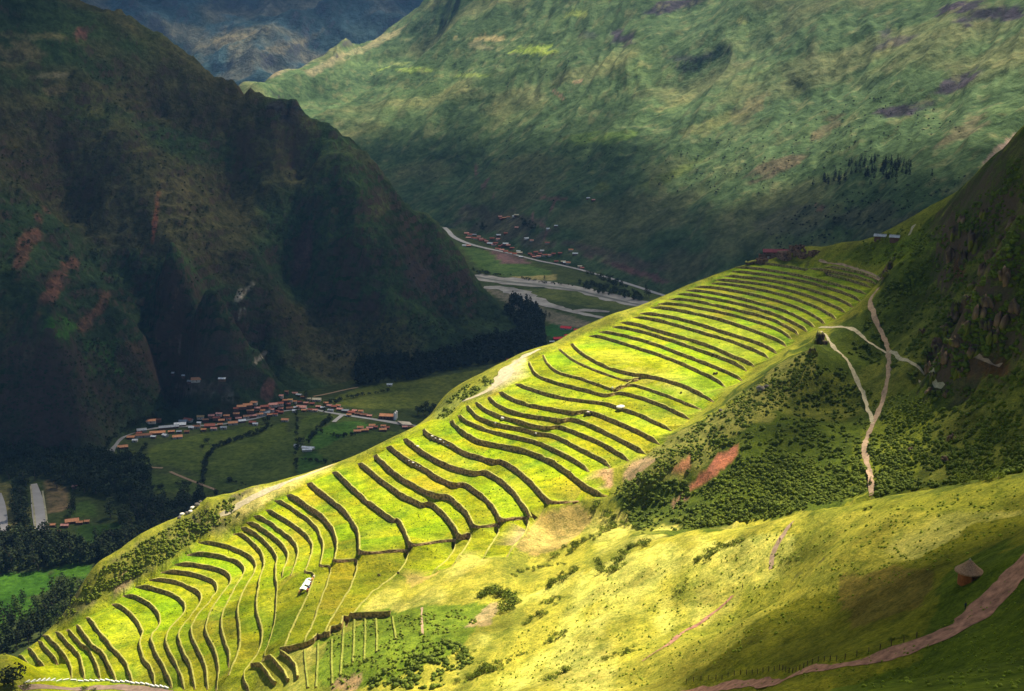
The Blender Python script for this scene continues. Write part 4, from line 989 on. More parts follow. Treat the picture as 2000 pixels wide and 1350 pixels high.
CLUSTERS = [
 ('roadside village', 'village houses along the road', [
  (240,876,17,'orange',20),(256,857,14,'orange',5),(281,853,30,'brown',12),(308,848,26,'orange',12),(323,853,12,'white',-35),(330,837,34,'grey',18),(352,832,20,'white',12),(277,843,16,'grey',20),
  (295,825,16,'orange',12),(309,823,10,'brown',0),(358,826,14,'grey',5),(368,823,16,'red',-20),(392,817,13,'yellow',0),(413,815,11,'pink',8),(423,819,12,'red',8),(428,811,10,'pink',-5),(443,815,10,'orange',0),(462,811,11,'orange',5),(389,829,7,'white',0),
  (374,838,9,'white',0),(384,836,12,'brown',5),(410,834,18,'red',10),(418,840,10,'pink',0),(437,838,10,'grey',5),(455,829,16,'orange',15),(473,825,14,'white',20),(347,856,17,'orange',15),(350,846,9,'grey',10),(300,856,9,'white',-10),(264,863,8,'white',0),
  (494,828,13,'red',-15),(499,831,8,'white',0),(494,815,13,'pink',15),(507,812,12,'orange',15),(519,809,14,'grey',20),(472,797,16,'orange',12),(484,794,16,'orange',12),(496,789,12,'orange',-10),(503,800,11,'pink',0),(517,797,14,'red',12),(533,793,16,'pink',12),(546,791,14,'red',12),
  (531,803,9,'pink',5),(541,806,9,'red',5),(548,801,10,'pink',-8),(537,812,10,'red',-5),(549,808,8,'red',0),(557,823,14,'orange',-5),(566,800,12,'brown',10),(577,799,6,'white',0),(589,798,17,'pink',-5),(575,805,7,'white',0),
  (549,776,8,'pink',0),(576,771,10,'pink',-5),(584,774,10,'white',-20),(566,784,10,'yellow',0),(575,787,9,'orange',-5),(603,782,9,'cream',0),(619,783,15,'cream',-5),(598,790,8,'pink',0),(592,778,8,'brown',0),
  (622,797,8,'pink',0),(631,799,8,'white',0),(643,795,10,'pink',-8),(653,797,11,'red',-10),(646,804,10,'grey',-12),(664,802,11,'pink',-12),(675,805,12,'grey',-12),(687,808,12,'red',-12),(699,811,10,'brown',-12),(711,813,12,'brown',-12),(722,815,8,'pink',-10),
  (402,823,10,'orange',10),(433,824,11,'orange',8),(447,821,9,'red',5),(466,820,10,'pink',12),(481,816,11,'orange',15),(489,805,12,'orange',12),(461,801,9,'red',10),(512,805,10,'orange',10),(523,801,10,'red',12),(527,813,9,'orange',8),(563,792,9,'red',8),(556,785,10,'orange',5),(610,791,9,'red',-5),(586,788,9,'red',5),(594,804,8,'orange',-5),(606,803,9,'red',-8),(616,804,8,'pink',-8),(637,790,9,'orange',-8),(661,795,9,'orange',-10),(682,813,8,'orange',-12),(693,805,9,'pink',-12),(705,806,8,'orange',-10),(398,842,9,'orange',8),(430,832,9,'orange',10),(365,846,9,'brown',10),(335,846,10,'orange',12),(272,849,9,'red',15),(560,768,7,'brown',0),(791,837,9,'pink',0),(803,837,9,'brown',0)]),
 ('field cluster below the road', 'new houses in the field below the road', [
  (698,845,14,'orange',8),(704,838,12,'orange',-5),(713,843,13,'orange',8),(722,839,11,'pink',5),(727,834,12,'orange',0),(734,837,7,'red',0),(748,842,14,'orange',5),(749,835,10,'orange',0),(757,838,6,'red',0)]),
 ('group on the stony fan', 'houses on the stony fan', [
  (385,744,20,'orange',8),(434,743,12,'white',0),(359,737,6,'white',0),(338,732,4,'white',0),(372,748,10,'grey',-15)]),
 ('group by the dark wood', 'houses beside the dark wood', [
  (838,704,10,'orange',0),(853,703,9,'orange',0),(860,717,13,'orange',-20),(846,709,8,'brown',0),(938,661,6,'white',0),(963,667,8,'orange',0),(995,706,12,'red',5),(761,754,9,'white',0)]),
 ('red-roofed row by the river', 'red roofed buildings by the river', [
  (1106,643,20,'crimson',-20),(1128,647,13,'crimson',-10),(1090,664,18,'crimson',8),(1113,659,22,'crimson',12),(1126,653,12,'pink',5),(1078,670,8,'white',5)]),
 ('hamlet by the paved bends', 'houses beside the paved bends', [
  (141,1021,22,'orange',20),(101,1029,13,'orange',5),(127,1030,12,'pink',0),(156,1024,10,'orange',5),(170,1022,9,'orange',10),(146,954,8,'pink',0),(90,1049,14,'brown',-20),(113,1042,10,'brown',0)]),
]
FAR = ('far town by the highway', 'houses of the far town', [(285,310,'pink'),(312,322,'red'),(330,320,'pink'),(335,345,'red'),(300,345,'pink'),(352,350,'red'),(380,335,'pink'),(372,350,'red'),(400,352,'pink'),(395,365,'red'),(425,360,'red'),(440,372,'pink'),(455,385,'red'),(470,390,'white'),(485,350,'red'),(535,325,'white'),(590,310,'red'),(530,355,'pink'),(498,400,'pink'),(512,388,'red'),(550,410,'red'),(590,392,'white'),(575,402,'red'),(612,404,'pink'),(640,425,'red'),(690,450,'white'),(700,462,'cream'),(712,495,'white'),(660,470,'red'),(625,462,'red'),(560,440,'pink'),(590,452,'red'),(530,432,'red'),(755,350,'white'),(795,366,'pink'),(678,265,'pink'),(612,183,'orange'),(660,178,'white'),(676,168,'cream'),(578,190,'orange'),(548,180,'pink'),(560,196,'red'),(915,385,'red'),(920,275,'white'),(985,252,'white'),(875,446,'white'),(825,457,'red'),(800,482,'red'),(850,490,'pink'),(895,480,'red'),(938,482,'pink'),(965,470,'red'),(1015,465,'red'),(1100,440,'orange'),(1135,470,'white'),(985,530,'red'),(1040,532,'cream'),(1062,540,'white'),(1080,540,'orange'),(1170,568,'cream'),(1185,582,'red'),(268,405,'white'),(300,407,'pink'),(1235,36,'white'),(1275,50,'pink'),(860,470,'red'),(780,470,'red'),(815,495,'pink'),(345,322,'grey')])
RN = {'orange': 'orange-tiled', 'red': 'dark red-roofed', 'pink': 'pale pink-tiled', 'white': 'white metal-roofed', 'grey': 'grey sheet-roofed', 'brown': 'dull brown-roofed', 'yellow': 'amber-tiled', 'cream': 'cream-roofed', 'crimson': 'crimson-roofed'}
BV2 = None
class _two:
    def ray_cast(s, o, d, m=20000):
        best = (None, None, None, None)
        for b in (bvh_val, bvh_lm, bvh_fm):
            h = b.ray_cast(o, d, m)
            if h[0] is not None and (best[0] is None or h[3] < best[3]): best = h
        return best
two = _two()
_c0 = CLUSTERS.pop(0)
for lo_, hi_, d_ in ((0, 378, 'left end of the roadside village'), (378, 470, 'left middle of the roadside village'), (470, 560, 'densest part of the roadside village'), (560, 900, 'right end of the roadside village')):
    CLUSTERS.insert(0, (d_, 'houses at the '+d_, [h_ for h_ in _c0[2] if lo_ <= h_[0] < hi_]))
for desc, grp, L_ in CLUSTERS:
    for i, (u, v, w, rc, a) in enumerate(sorted(L_)):
        size = 'long' if w > 19 else ('small' if w < 10 else 'low')
        house(u, v, w, rc, f"{size} {RN[rc]} house, {ordinal(i+1)} from left in the {desc}", grp, ang=a, bvh=two)
L_ = sorted((840+x/4, 380+y/4, rc) for x, y, rc in FAR[2])
for i, (u, v, rc) in enumerate(L_):
    w = 6.5 + (int(u*7+v*3) % 4)*0.9 + (2 if rc in ('white', 'cream') and int(u) % 2 else 0)
    house(u, v, w, rc, f"tiny {RN[rc]} house, {ordinal(i+1)} from left in the {FAR[0]}", FAR[1], bvh=two, detail=False, ratio=0.7)
# white V-shaped greenhouses in the fields
def hitd(u, v, b=None):
    for k in range(12):
        p = hit(u, v+k*3, b)
        if p is not None: return p
    raise RuntimeError('no ground at %s %s' % (u, v))
def shed(u, v, wpx, a, rc, label, group=None, name='shed', cat='shed', Wd=5, H=2.4, wi=1, bvh=None, detail=False):
    p = hitd(u, v, bvh or two); L = wpx/FPX*p.length
    ws, rs, ds, wn_ = house_parts(L, Wd, H, Wd*0.18, rc, wi, detail); e = empty(name, p, math.radians(90+a)); tag(e, label, cat, group)
    link('wall', ws, parent=e); link('roof', rs, parent=e)
    if ds: link('door', ds, parent=e)
    for q in wn_: link('window', q, parent=e)
    return e
shed(602, 877, 24, -12, 'white', 'long white-roofed shed alone in the dark fields, the upper arm of a V', 'white sheds in the fields')
shed(600, 881, 18, 8, 'white', 'white-roofed shed alone in the dark fields, the lower arm of a V', 'white sheds in the fields')
shed(580, 873, 10, -15, 'grey', 'small pale shed just left of the V-shaped white sheds', 'white sheds in the fields')
# big hall with an orange roof and white gable pillars at the road end
p = hit(757, 818, two); k = p.length/FPX
hall = empty('church_hall', p, R(-8)); tag(hall, 'long orange-roofed hall with two white gable towers at the right end of the village road', 'hall')
Lh = 32*k
b_ = MB(); b_.prism([(-4.5, -1), (4.5, -1), (4.5, 5), (0, 7.2), (-4.5, 5)], -Lh/2, Lh/2); me = b_.mesh('wall', [WALLM[2]])
o = link('wall', me, parent=hall); o.rotation_euler = (0, 0, R(90))
b_ = MB(); b_.prism([(-5.3, 4.8), (0, 7.3), (5.3, 4.8), (5.3, 5.1), (0, 7.6), (-5.3, 5.1)], -Lh/2-.6, Lh/2-.5); o = link('roof', b_.mesh('roof', [ROOFS['orange']]), parent=hall); o.rotation_euler = (0, 0, R(90))
M_white = flat_mat('white_plaster', (0.80, 0.77, 0.70), 0.9, 0.3, 0.12)
for sy in (-5.2, 2.6):
    b_ = MB(); b_.box(Lh/2-1.5, Lh/2+1.6, sy, sy+2.8, -1, 9.5); b_.prism([(Lh/2-1.8, 9.5), (Lh/2+1.9, 9.5), (Lh/2, 11)], sy-.2, sy+3.0); link('tower', b_.mesh('tower', [M_white]), parent=hall)
b_ = MB(); b_.box(Lh/2-0.5, Lh/2+.8, -2.4, 2.6, -1, 6.8); link('gable', b_.mesh('gable', [M_white]), parent=hall)
for i in range(4):
    b_ = MB(); x0 = -Lh/2+3+i*Lh/5; b_.box(x0, x0+1.6, -4.6, -4.45, 1.2, 3.4); link('window', b_.mesh('window', [M_dark]), parent=hall)
pv_ = PZ(np.array([776, 800, 806, 786]), np.array([822, 824, 830, 829]), VZ+3.2)
b_ = MB(); b_.poly([tuple(q) for q in pv_][::-1]); pv2 = [(q[0], q[1], q[2]-2.5) for q in pv_]; b_.poly(pv2)
for i in range(4): j = (i+1) % 4; b_.poly([tuple(pv_[i]), tuple(pv_[j]), pv2[j], pv2[i]])
tag(link('forecourt', b_.mesh('forecourt', [flat_mat('pale_paving', (0.6, 0.5, 0.38), 0.9, 0.1)])), 'pale raised forecourt at the right end of the long hall', 'forecourt')

# ---- ruins and shelters on the spur top
M_ruin = stone_mat('ruin_stone', (0.22, 0.13, 0.09), 0.8, grass=0.0)
def rubble_rect(mb, x0, x1, y0, y1, h, t=0.7, rs=0):
    """four stone walls of a roofless building with broken tops"""
    r_ = random.Random(rs)
    def run(ax, ay, bx, by):
        L = math.hypot(bx-ax, by-ay); n = max(2, int(L/1.3)); dx, dy = (bx-ax)/L, (by-ay)/L
        for i in range(n):
            if r_.random() < 0.06: continue
            s0, s1 = i*L/n, (i+1)*L/n; hh = h*(0.72+0.34*r_.random())
            cx0, cy0, cx1, cy1 = ax+dx*s0, ay+dy*s0, ax+dx*s1, ay+dy*s1
            px, py = -dy*t/2, dx*t/2; b = len(mb.v)
            base = [(cx0-px, cy0-py), (cx1-px, cy1-py), (cx1+px, cy1+py), (cx0+px, cy0+py)]
            mb.v += [(x, y, -1.5) for x, y in base]+[(x+0.06*r_.random(), y, hh+0.15*r_.random()) for x, y in base]
            for f in ((0,3,2,1),(4,5,6,7),(0,1,5,4),(1,2,6,5),(2,3,7,6),(3,0,4,7)): mb.f.append(tuple(b+q for q in f)); mb.m.append(0)
    run(x0, y0, x1, y0); run(x1, y0, x1, y1); run(x1, y1, x0, y1); run(x0, y1, x0, y0)
ruin_spots = [(1500,494,12,6,3.4,'left of the dark red roof'),(1548,497,8,6,2.6,'right of the stone ramp'),(1562,494,6,6,2.6,'on the ridge, second right of the stone ramp'),(1572,500,7,5,2.2,'farthest right of the ridge ruin'),(1556,488,9,4,3,'on the skyline behind the ramp'),(1590,496,6,4,2,'standing apart in the grass'),(1488,499,6,5,2,'at the spur tip')]
for i, (u, v, lx, ly, h, wh) in enumerate(ruin_spots):
    p = hitd(u, v, bvh_near)
    if p is None: continue
    b_ = MB(); rubble_rect(b_, -lx/2, lx/2, -ly/2, ly/2, h, rs=i); e = link('stone_ruin', b_.mesh('stone_ruin', [M_ruin])); e.location = p; e.rotation_euler = (0, 0, R(-10+i*7))
    tag(e, f"small roofless brown stone ruin {wh}", 'ruin', 'roofless stone buildings on the spur top')
p = hitd(1515, 494, bvh_near)
e = empty('ruin_house', p, R(-6)); tag(e, 'long stone house under a dark red roof on the tip of the spur', 'house')
b_ = MB(); rubble_rect(b_, -8, 8, -3, 3, 3.0, rs=50); link('wall', b_.mesh('wall', [M_ruin]), parent=e)
b_ = MB(); b_.prism([(-4, 2.8), (0, 4.4), (4, 2.8), (4, 3.05), (0, 4.7), (-4, 3.05)], -8.8, 8.8); o = link('roof', b_.mesh('roof', [flat_mat('dark_red_thatch', (0.17, 0.045, 0.055), 0.95, 0.6)]), parent=e); o.rotation_euler = (0, 0, R(90))
p = hitd(1508, 501, bvh_near); b_ = MB(); b_.box(-4.5, 4.5, -0.4, 0.4, -0.5, 1.1); o = link('pale_wall', b_.mesh('pale_wall', [flat_mat('limewash', (0.75, 0.68, 0.52), 0.9, 0.8)])); o.location = p; tag(o, 'short pale lime-washed wall in front of the red-roofed ruin', 'wall'); o['kind'] = 'thing'
# ramp of stepped stone right of the roofed ruin
p = hitd(1535, 505, bvh_near); e = empty('stone_ramp', p, R(12)); tag(e, 'stepped brown stone ramp between the ridge ruins', 'ramp')
for i in range(7):
    b_ = MB(); b_.box(-3.2+i*.1, 3.2-i*.1, -4+i*1.5, 8, -1, 0.55*(i+1)); link('step', b_.mesh('step', [M_ruin]), parent=e)
# curved bastion at the left tip
pts = [(1476,497),(1465,499),(1459,504),(1458,511)]
T_ = []
for u, v in pts:
    q = hitd(u, v, bvh_near)
    if q is not None: T_.append((q.x, q.y, q.z))
if len(T_) > 2:
    T_ = resample(chaikin(np.array(T_)), 1.0); B_ = T_.copy(); T_[:, 2] += 2.4; B_[:, 2] -= 1.0
    me = wall_mesh('bastion_wall', T_, B_, 0.8, True, 5); me.materials.append(M_ruin); me.materials.append(M_cop); me.flip_normals()
    tag(link('bastion_wall', me), 'curved stone bastion at the left tip of the spur top', 'wall', None, 'thing')
shed(1719, 467, 20, -22, 'grey', 'long grey-roofed shelter on the grassy shoulder, left of a pair', 'grey shelters on the shoulder', name='shelter', cat='shelter', bvh=bvh_near, wi=2, Wd=5, H=2)
shed(1747, 469, 16, -22, 'grey', 'shorter grey-roofed shelter on the grassy shoulder, right of a pair', 'grey shelters on the shoulder', name='shelter', cat='shelter', bvh=bvh_near, wi=2, Wd=5, H=2)

# ---- round thatched hut by the path
p = hitd(1891, 1134, bvh_near); hut = empty('round_hut', p, R(-20)); tag(hut, 'small round mud hut with a conical grey thatched roof beside the dirt road', 'hut')
k = p.length/FPX; rw, hw_ = 18.5*k, 28*k*0.98
M_thatch = flat_mat('grey_thatch', (0.36, 0.21, 0.11), 0.98, 4.0, 0.5, 0.12); M_mud = flat_mat('red_mud', (0.26, 0.09, 0.03), 0.95, 1.2, 0.35, 0.03)
def ring_mesh(name, prof, n, mat, jit=0.0, closed=False):
    V = []; F = []; r_ = random.Random(3)
    for rr, z in prof:
        for i in range(n):
            a_ = 2*math.pi*i/n; q = rr*(1+jit*(r_.random()-.5)); V.append((q*math.cos(a_), q*math.sin(a_), z+jit*(r_.random()-.5)))
    for j in range(len(prof)-1):
        for i in range(n): F.append((j*n+i, j*n+(i+1) % n, (j+1)*n+(i+1) % n, (j+1)*n+i))
    me = mesh_np(name, V, F); me.materials.append(mat); return me
door_gap = 3
n_seg = 28
me = ring_mesh('wall', [(rw, -0.8), (rw*1.0, 0.0), (rw*0.99, hw_*0.5), (rw*0.98, hw_*0.82), (rw*0.9, hw_*0.82), (rw*0.9, 0)], n_seg, M_mud, 0.01); link('wall', me, parent=hut)
me = ring_mesh('roof', [(rw*1.08, hw_*0.70), (rw*1.36, hw_*0.66), (rw*1.33, hw_*0.74), (rw*1.0, hw_*0.90), (rw*0.62, hw_*1.12), (rw*0.3, hw_*1.34), (rw*0.1, hw_*1.46), (0.02, hw_*1.49)], 36, M_thatch, 0.035); link('roof', me, parent=hut)
me = ring_mesh('finial', [(0.12, hw_*1.44), (0.2, hw_*1.50), (0.1, hw_*1.56), (0.01, hw_*1.60)], 10, flat_mat('pale_tip', (0.6, 0.55, 0.3), 0.9, 2), 0.02); link('finial', me, parent=hut)
b_ = MB(); b_.box(-0.55, 0.55, -rw-0.06, -rw+0.12, 0, 1.75); o = link('door', b_.mesh('door', [M_door]), parent=hut); o.rotation_euler = (0, 0, R(32))
b_ = MB()
for sx in (-0.68, 0.55): b_.box(sx, sx+0.13, -rw-0.12, -rw+0.05, 0, 1.8)
b_.box(-0.68, 0.68, -rw-0.12, -rw+0.05, 1.75, 1.9); o = link('door_frame', b_.mesh('door_frame', [flat_mat('pole_wood', (0.16, 0.09, 0.05), 0.9, 2)]), parent=hut); o.rotation_euler = (0, 0, R(32))

# ---- long market canopy on the terraces
pa, pb = hitd(604, 1132, bvh_near), hit(590, 1160, bvh_near)
c_ = (pa+pb)/2; L = (pa-pb).length; az = math.atan2(pa.y-pb.y, pa.x-pb.x)
can = empty('market_canopy', (c_.x, c_.y, min(pa.z, pb.z)), az); tag(can, 'long white market awning over goods on the brown terrace', 'canopy')
zt = abs(pa.z-pb.z)
b_ = MB(); n_ = 8
for i in range(n_):
    x0, x1 = -L/2+i*L/n_, -L/2+(i+1)*L/n_; s0, s1 = 0.18*math.sin(i*2.2), 0.18*math.sin((i+1)*2.2)
    for (ya, yb, za, zb_) in ((-2.0, -0.2, 2.2, 2.8), (-0.2, 1.2, 2.8, 2.4)):
        if i in (2, 6) and ya < -1: continue
        b_.poly([(x0, ya, za+s0), (x1, ya, za+s1), (x1, yb, zb_+s1), (x0, yb, zb_+s0)], 0)
        b_.poly([(x0, ya, za+s0-.05), (x0, yb, zb_+s0-.05), (x1, yb, zb_+s1-.05), (x1, ya, za+s1-.05)], 0)
link('awning', b_.mesh('awning', [flat_mat('white_tarp', (0.86, 0.84, 0.78), 0.6, 0.5, 0.12)]), parent=can)
for i in range(6):
    for y_ in (-1.9, 1.1):
        b_ = MB(); x0 = -L/2+0.3+i*(L-0.6)/5; b_.box(x0-.06, x0+.06, y_-.06, y_+.06, -1.0, 2.35); link('pole', b_.mesh('pole', [M_door]), parent=can)
cols_ = [(0.6,0.12,0.06),(0.7,0.35,0.1),(0.1,0.12,0.3),(0.6,0.5,0.35),(0.3,0.08,0.12)]
for i in range(9):
    p_ = Vector((-L/2+1+i*(L-2)/8, 1.9 if i % 2 else -2.6, 0)); wp = can.matrix_basis @ p_; z_ = drop(wp.x, wp.y, [bvh_near])
    b_ = MB(); b_.box(-.7, .7, -.45, .45, 0, 0.75); b_.box(-.6, .5, -.35, .3, .75, 1.05)
    o = link('goods_stall', b_.mesh('goods_stall', [flat_mat('goods%d' % i if False else 'woven_goods', cols_[i % 5], .9, 3) if i < 1 else (bpy.data.materials.get('woven_%d' % (i % 5)) or flat_mat('woven_%d' % (i % 5), cols_[i % 5], .9, 3))]))
    o.location = (wp.x, wp.y, (z_ or c_.z)); o.rotation_euler = (0, 0, az)
    tag(o, 'small table of woven goods along the edge of the white awning', 'stall', 'tables of goods beside the awning')

# ---- loose stones and boulders
M_rock = stone_mat('boulder_rock', (0.30, 0.26, 0.20), 0.5, grass=0.0); M_palerock = flat_mat('pale_rock', (0.62, 0.56, 0.46), 0.9, 1.0, 0.3, 0.1); M_darkrock = stone_mat('dark_rock', (0.16, 0.11, 0.075), 0.4, grass=0.9)
def ico(sub=2):
    bm = __import__('bmesh').new(); __import__('bmesh').ops.create_icosphere(bm, subdivisions=sub, radius=1.0)
    V = np.array([tuple(v.co) for v in bm.verts]); F = np.array([[v.index for v in f.verts] for f in bm.faces]); bm.free(); return V, F
IC1, IC2, IC3 = ico(1), ico(2), ico(3)
def rock_mesh(seed, mat, name='boulder'):
    V, F = IC2[0].copy(), IC2[1]; s = seed*3.7
    r = 1+0.45*fbm(V[:, 0]*1.1+s, V[:, 1]*1.1+V[:, 2]*1.3, seed, 3)
    V = V*r[:, None]; V = np.sign(V)*np.abs(V)**0.85; V[:, 2] *= 0.75
    me = mesh_np(name, V, F); me.materials.append(mat); return me
def crag_mesh(seed, mat):
    """jagged crag: splintered blocks leaning on one another"""
    g = random.Random(seed); VV = []; FF = []; o_ = 0
    for q in range(13):
        V, F = IC1[0].copy(), IC1[1]; V = np.sign(V)*np.abs(V)**0.6
        V = V*np.array([[g.uniform(.22, .5), g.uniform(.22, .5), g.uniform(.35, 1.0)]])*(1+np.array([[g.uniform(-.25, .25) for _ in range(3)] for _ in V]))
        a_ = g.uniform(0, 6.28); t_ = g.uniform(-.35, .35); x_, z_ = V[:, 0].copy(), V[:, 2].copy(); V[:, 0] = x_+z_*t_
        c, s2 = math.cos(a_), math.sin(a_); V[:, :2] = V[:, :2] @ np.array([[c, -s2], [s2, c]]); V += np.array([[g.uniform(-.75, .75), g.uniform(-.75, .75), g.uniform(-.3, .3)]])
        VV.append(V); FF.append(F+o_); o_ += len(V)
    me = mesh_np('crag', np.vstack(VV), np.vstack(FF)); me.materials.append(mat); return me
RM = [rock_mesh(i, M_rock) for i in range(3)]; RP = [rock_mesh(i+5, M_palerock) for i in range(2)]; RD = [crag_mesh(i+9, M_darkrock) for i in range(4)]
def rock(u, v, px, kind, label, group=None, sq=(1, 1, 1)):
    p = hitd(u, v, bvh_near)
    if p is None: return
    r = px/FPX*p.length/2; me = {'g': RM, 'p': RP, 'd': RD}[kind][int(u) % len({'g': RM, 'p': RP, 'd': RD}[kind])]
    o = link('boulder', me); o.location = p+Vector((0, 0, r*0.15)); o.scale = (r*sq[0], r*sq[1], r*sq[2]); o.rotation_euler = (0, 0, (u*7+v) % 6); tag(o, label, 'boulder', group); return o
rock(1149,811,14,'d','dark boulder capped by a white stone under a middle terrace wall'); rock(1150,806,9,'p','white stone lying on the dark boulder in the middle terraces', None, (1.2,.8,.6))
rock(1212,796,15,'p','pale pink heap of fallen stone on a middle terrace wall', None, (1.3,1,.6)); rock(982,818,10,'p','white heap of stones on a left middle terrace', None, (1,1,.8)); rock(968,827,5,'p','small white stone just left below the white heap')
rock(1196,759,6,'p','pale upright stone at the corner of the diagonal terrace path', None, (.7,.7,1.4)); rock(1393,693,6,'d','lone dark boulder against an upper terrace wall'); rock(1330,768,5,'d','small flat dark stone in the middle of a bright upper terrace')
rock(1397,731,8,'d','dark bush-like boulder at a terrace end right of the bright field'); rock(1047,847,5,'p','small pale stone on the narrow middle terrace')
rock(1485,760,16,'g','grey split boulder on the shrubby edge of the spur'); rock(1497,756,10,'g','smaller grey boulder right of the split one on the spur edge')
rock(1408,803,9,'g','pale grey stone low on the shrubby spur edge')
rock(740,1125,7,'d','brown stone in the grass below the left cross wall'); rock(778,1120,6,'d','second brown stone in the grass below the left cross wall')
for i, (u, v, px) in enumerate([(386,984,11),(376,990,9),(366,997,9),(356,1003,10),(350,1012,8),(372,1000,8),(392,978,7)]):
    rock(u, v, px, 'p' if i % 2 else 'g', f"pale boulder, {ordinal(i+1)} of the outcrop on the left skyline above the forest", 'pale outcrop on the left skyline')
for i, (u, v, px) in enumerate([(816,872,6),(845,852,7),(852,856,5),(861,859,7),(868,864,5),(875,870,7),(800,900,5),(808,904,7),(815,909,5),(821,911,4)]):
    rock(u, v, px, 'p', 'pale rubble spilled from a collapsed stretch of terrace wall', 'rubble of the collapsed wall', (1.2, 1, .5))
# brown crags standing out of the cliff face
CR = [crag_mesh(i+40, stone_mat('brown_cliff_rock', (0.30, 0.19, 0.11), 0.4, grass=0.7)) for i in range(3)]
for i, (u, v, px) in enumerate([(1815,765,16),(1818,720,16),(1828,672,18),(1845,640,16),(1862,620,18),(1878,600,18),(1900,560,20),(1918,530,20),(1935,500,20),(1955,470,20),(1975,440,22),(1850,700,18),(1868,668,20),(1890,640,22),(1915,612,22),(1930,590,24),(1940,660,24),(1960,630,26),(1985,600,26),(1875,730,18),(1900,690,18),(1850,770,14),(1845,900,14),(1860,860,16),(1780,880,12),(1965,540,24),(1925,420,16),(1880,430,16),(1860,500,20),(1800,650,12)]):
    p = hit(u, v, bvh_near)
    if p is None: continue
    r = px/FPX*p.length/2; o = link('crag', CR[i % 3]); o.location = p-Vector((0, 0, r*0.2)); o.scale = (r*1.1, r*1.1, r*1.5); o.rotation_euler = (0.1, 0.1, i*1.9)
    tag(o, 'brown crag half grown over with bushes on the right hand cliff', 'crag', 'overgrown crags of the right hand cliff')
# rock towers of the cliff
for i, (u, v, px, tall, lab) in enumerate([(1600,672,26,1.5,'dark craggy rock tower at the end of the terraces'),(1588,692,18,1.2,'lower dark crag left below the rock tower'),(1731,537,12,1.6,'dark pinnacle on the saddle above the pale path'),(1738,522,12,1.7,'taller dark pinnacle right on the saddle'),(1745,510,9,1.4,'topmost dark rock of the saddle'),
    (1867,462,22,1.8,'dark leaning rock fin high on the shaded slope'),(1905,478,26,1.9,'tall black rock pillar high on the shaded slope'),(1880,510,18,2.0,'reddish pillar below the dark rock fin'),(1868,610,22,1.6,'black crag in the crevice beside the promontory'),(1833,690,18,1.6,'craggy nose of the rocky promontory'),(1822,740,15,1.5,'dark foot of the rocky promontory by the path'),(1846,655,16,1.4,'grey knob on the promontory edge'),(1890,590,20,1.2,'bushy grey knob higher on the promontory edge'),(1925,640,20,1.5,'brown cliff face inside the promontory'),(1700,945,9,1.0,'dark rock beside the bottom of the footpath')]):
    rock(u, v, px, 'd', lab, 'dark crags of the right hand slope', (1, 0.9, tall))

M_gcop = flat_mat('overgrown_coping', (0.20, 0.21, 0.03), 0.95, 0.8, 0.5)
# ---- diagonal path wall and the stepped wall in the lower terraces
def ground_wall(pts, h, label, seed, mat=None, cop=None, cat='stone wall', th=0.6, step=1.2, group=None):
    T_ = []
    for u, v in pts:
        q = hitd(u, v, bvh_near)
        if q is not None: T_.append((q.x, q.y, q.z))
    T_ = resample(np.array(T_), step)
    for i in range(len(T_)):
        z = drop(T_[i, 0], T_[i, 1], [bvh_near])
        if z is not None: T_[i, 2] = z
    B_ = T_.copy(); T_[:, 2] += h; B_[:, 2] -= 0.4
    me = wall_mesh('stone_wall', T_, B_, th, True, seed); me.materials.append(mat or M_wall); me.materials.append(cop or M_cop); me.flip_normals()
    o = link('stone_wall', me); tag(o, label, cat, group); o['kind'] = 'thing'; return o
ground_wall([(547,1275),(565,1273),(590,1268),(612,1258),(620,1248),(643,1246),(647,1234),(667,1230),(671,1213),(690,1209),(710,1208),(740,1206),(762,1204)], 2.6, 'dark stepped stone wall closing off the lower terraces on the right', 71)
ground_wall([(1200,763),(1216,756),(1232,747),(1248,740),(1262,734)], 0.7, 'thin pale diagonal stone wall crossing the bright upper terraces', 73)
for i, (pts, h) in enumerate([([(490,1304),(507,1303),(522,1320),(537,1340)],2.0),([(517,1290),(530,1290),(542,1303),(555,1318),(562,1334)],2.0),([(547,1278),(565,1290),(577,1305),(580,1328)],1.8),([(620,1258),(619,1300),(616,1344)],1.0),([(647,1250),(646,1290),(648,1338)],1.0),([(593,1272),(596,1305),(600,1345)],1.2),([(671,1216),(668,1260),(664,1320)],0.8),([(691,1212),(690,1250),(688,1295)],0.6),([(712,1211),(712,1250),(710,1290)],0.6),([(733,1210),(735,1245),(734,1275)],0.6),([(765,1206),(768,1225),(772,1250)],0.8)]):
    ground_wall(pts, h if h > 1.5 else 0.5, f"low rubble wall running downhill, {ordinal(i+1)} of those below the stepped wall", 80+i, cop=M_cop if h > 1.5 else M_gcop, group='low walls at the picture bottom')
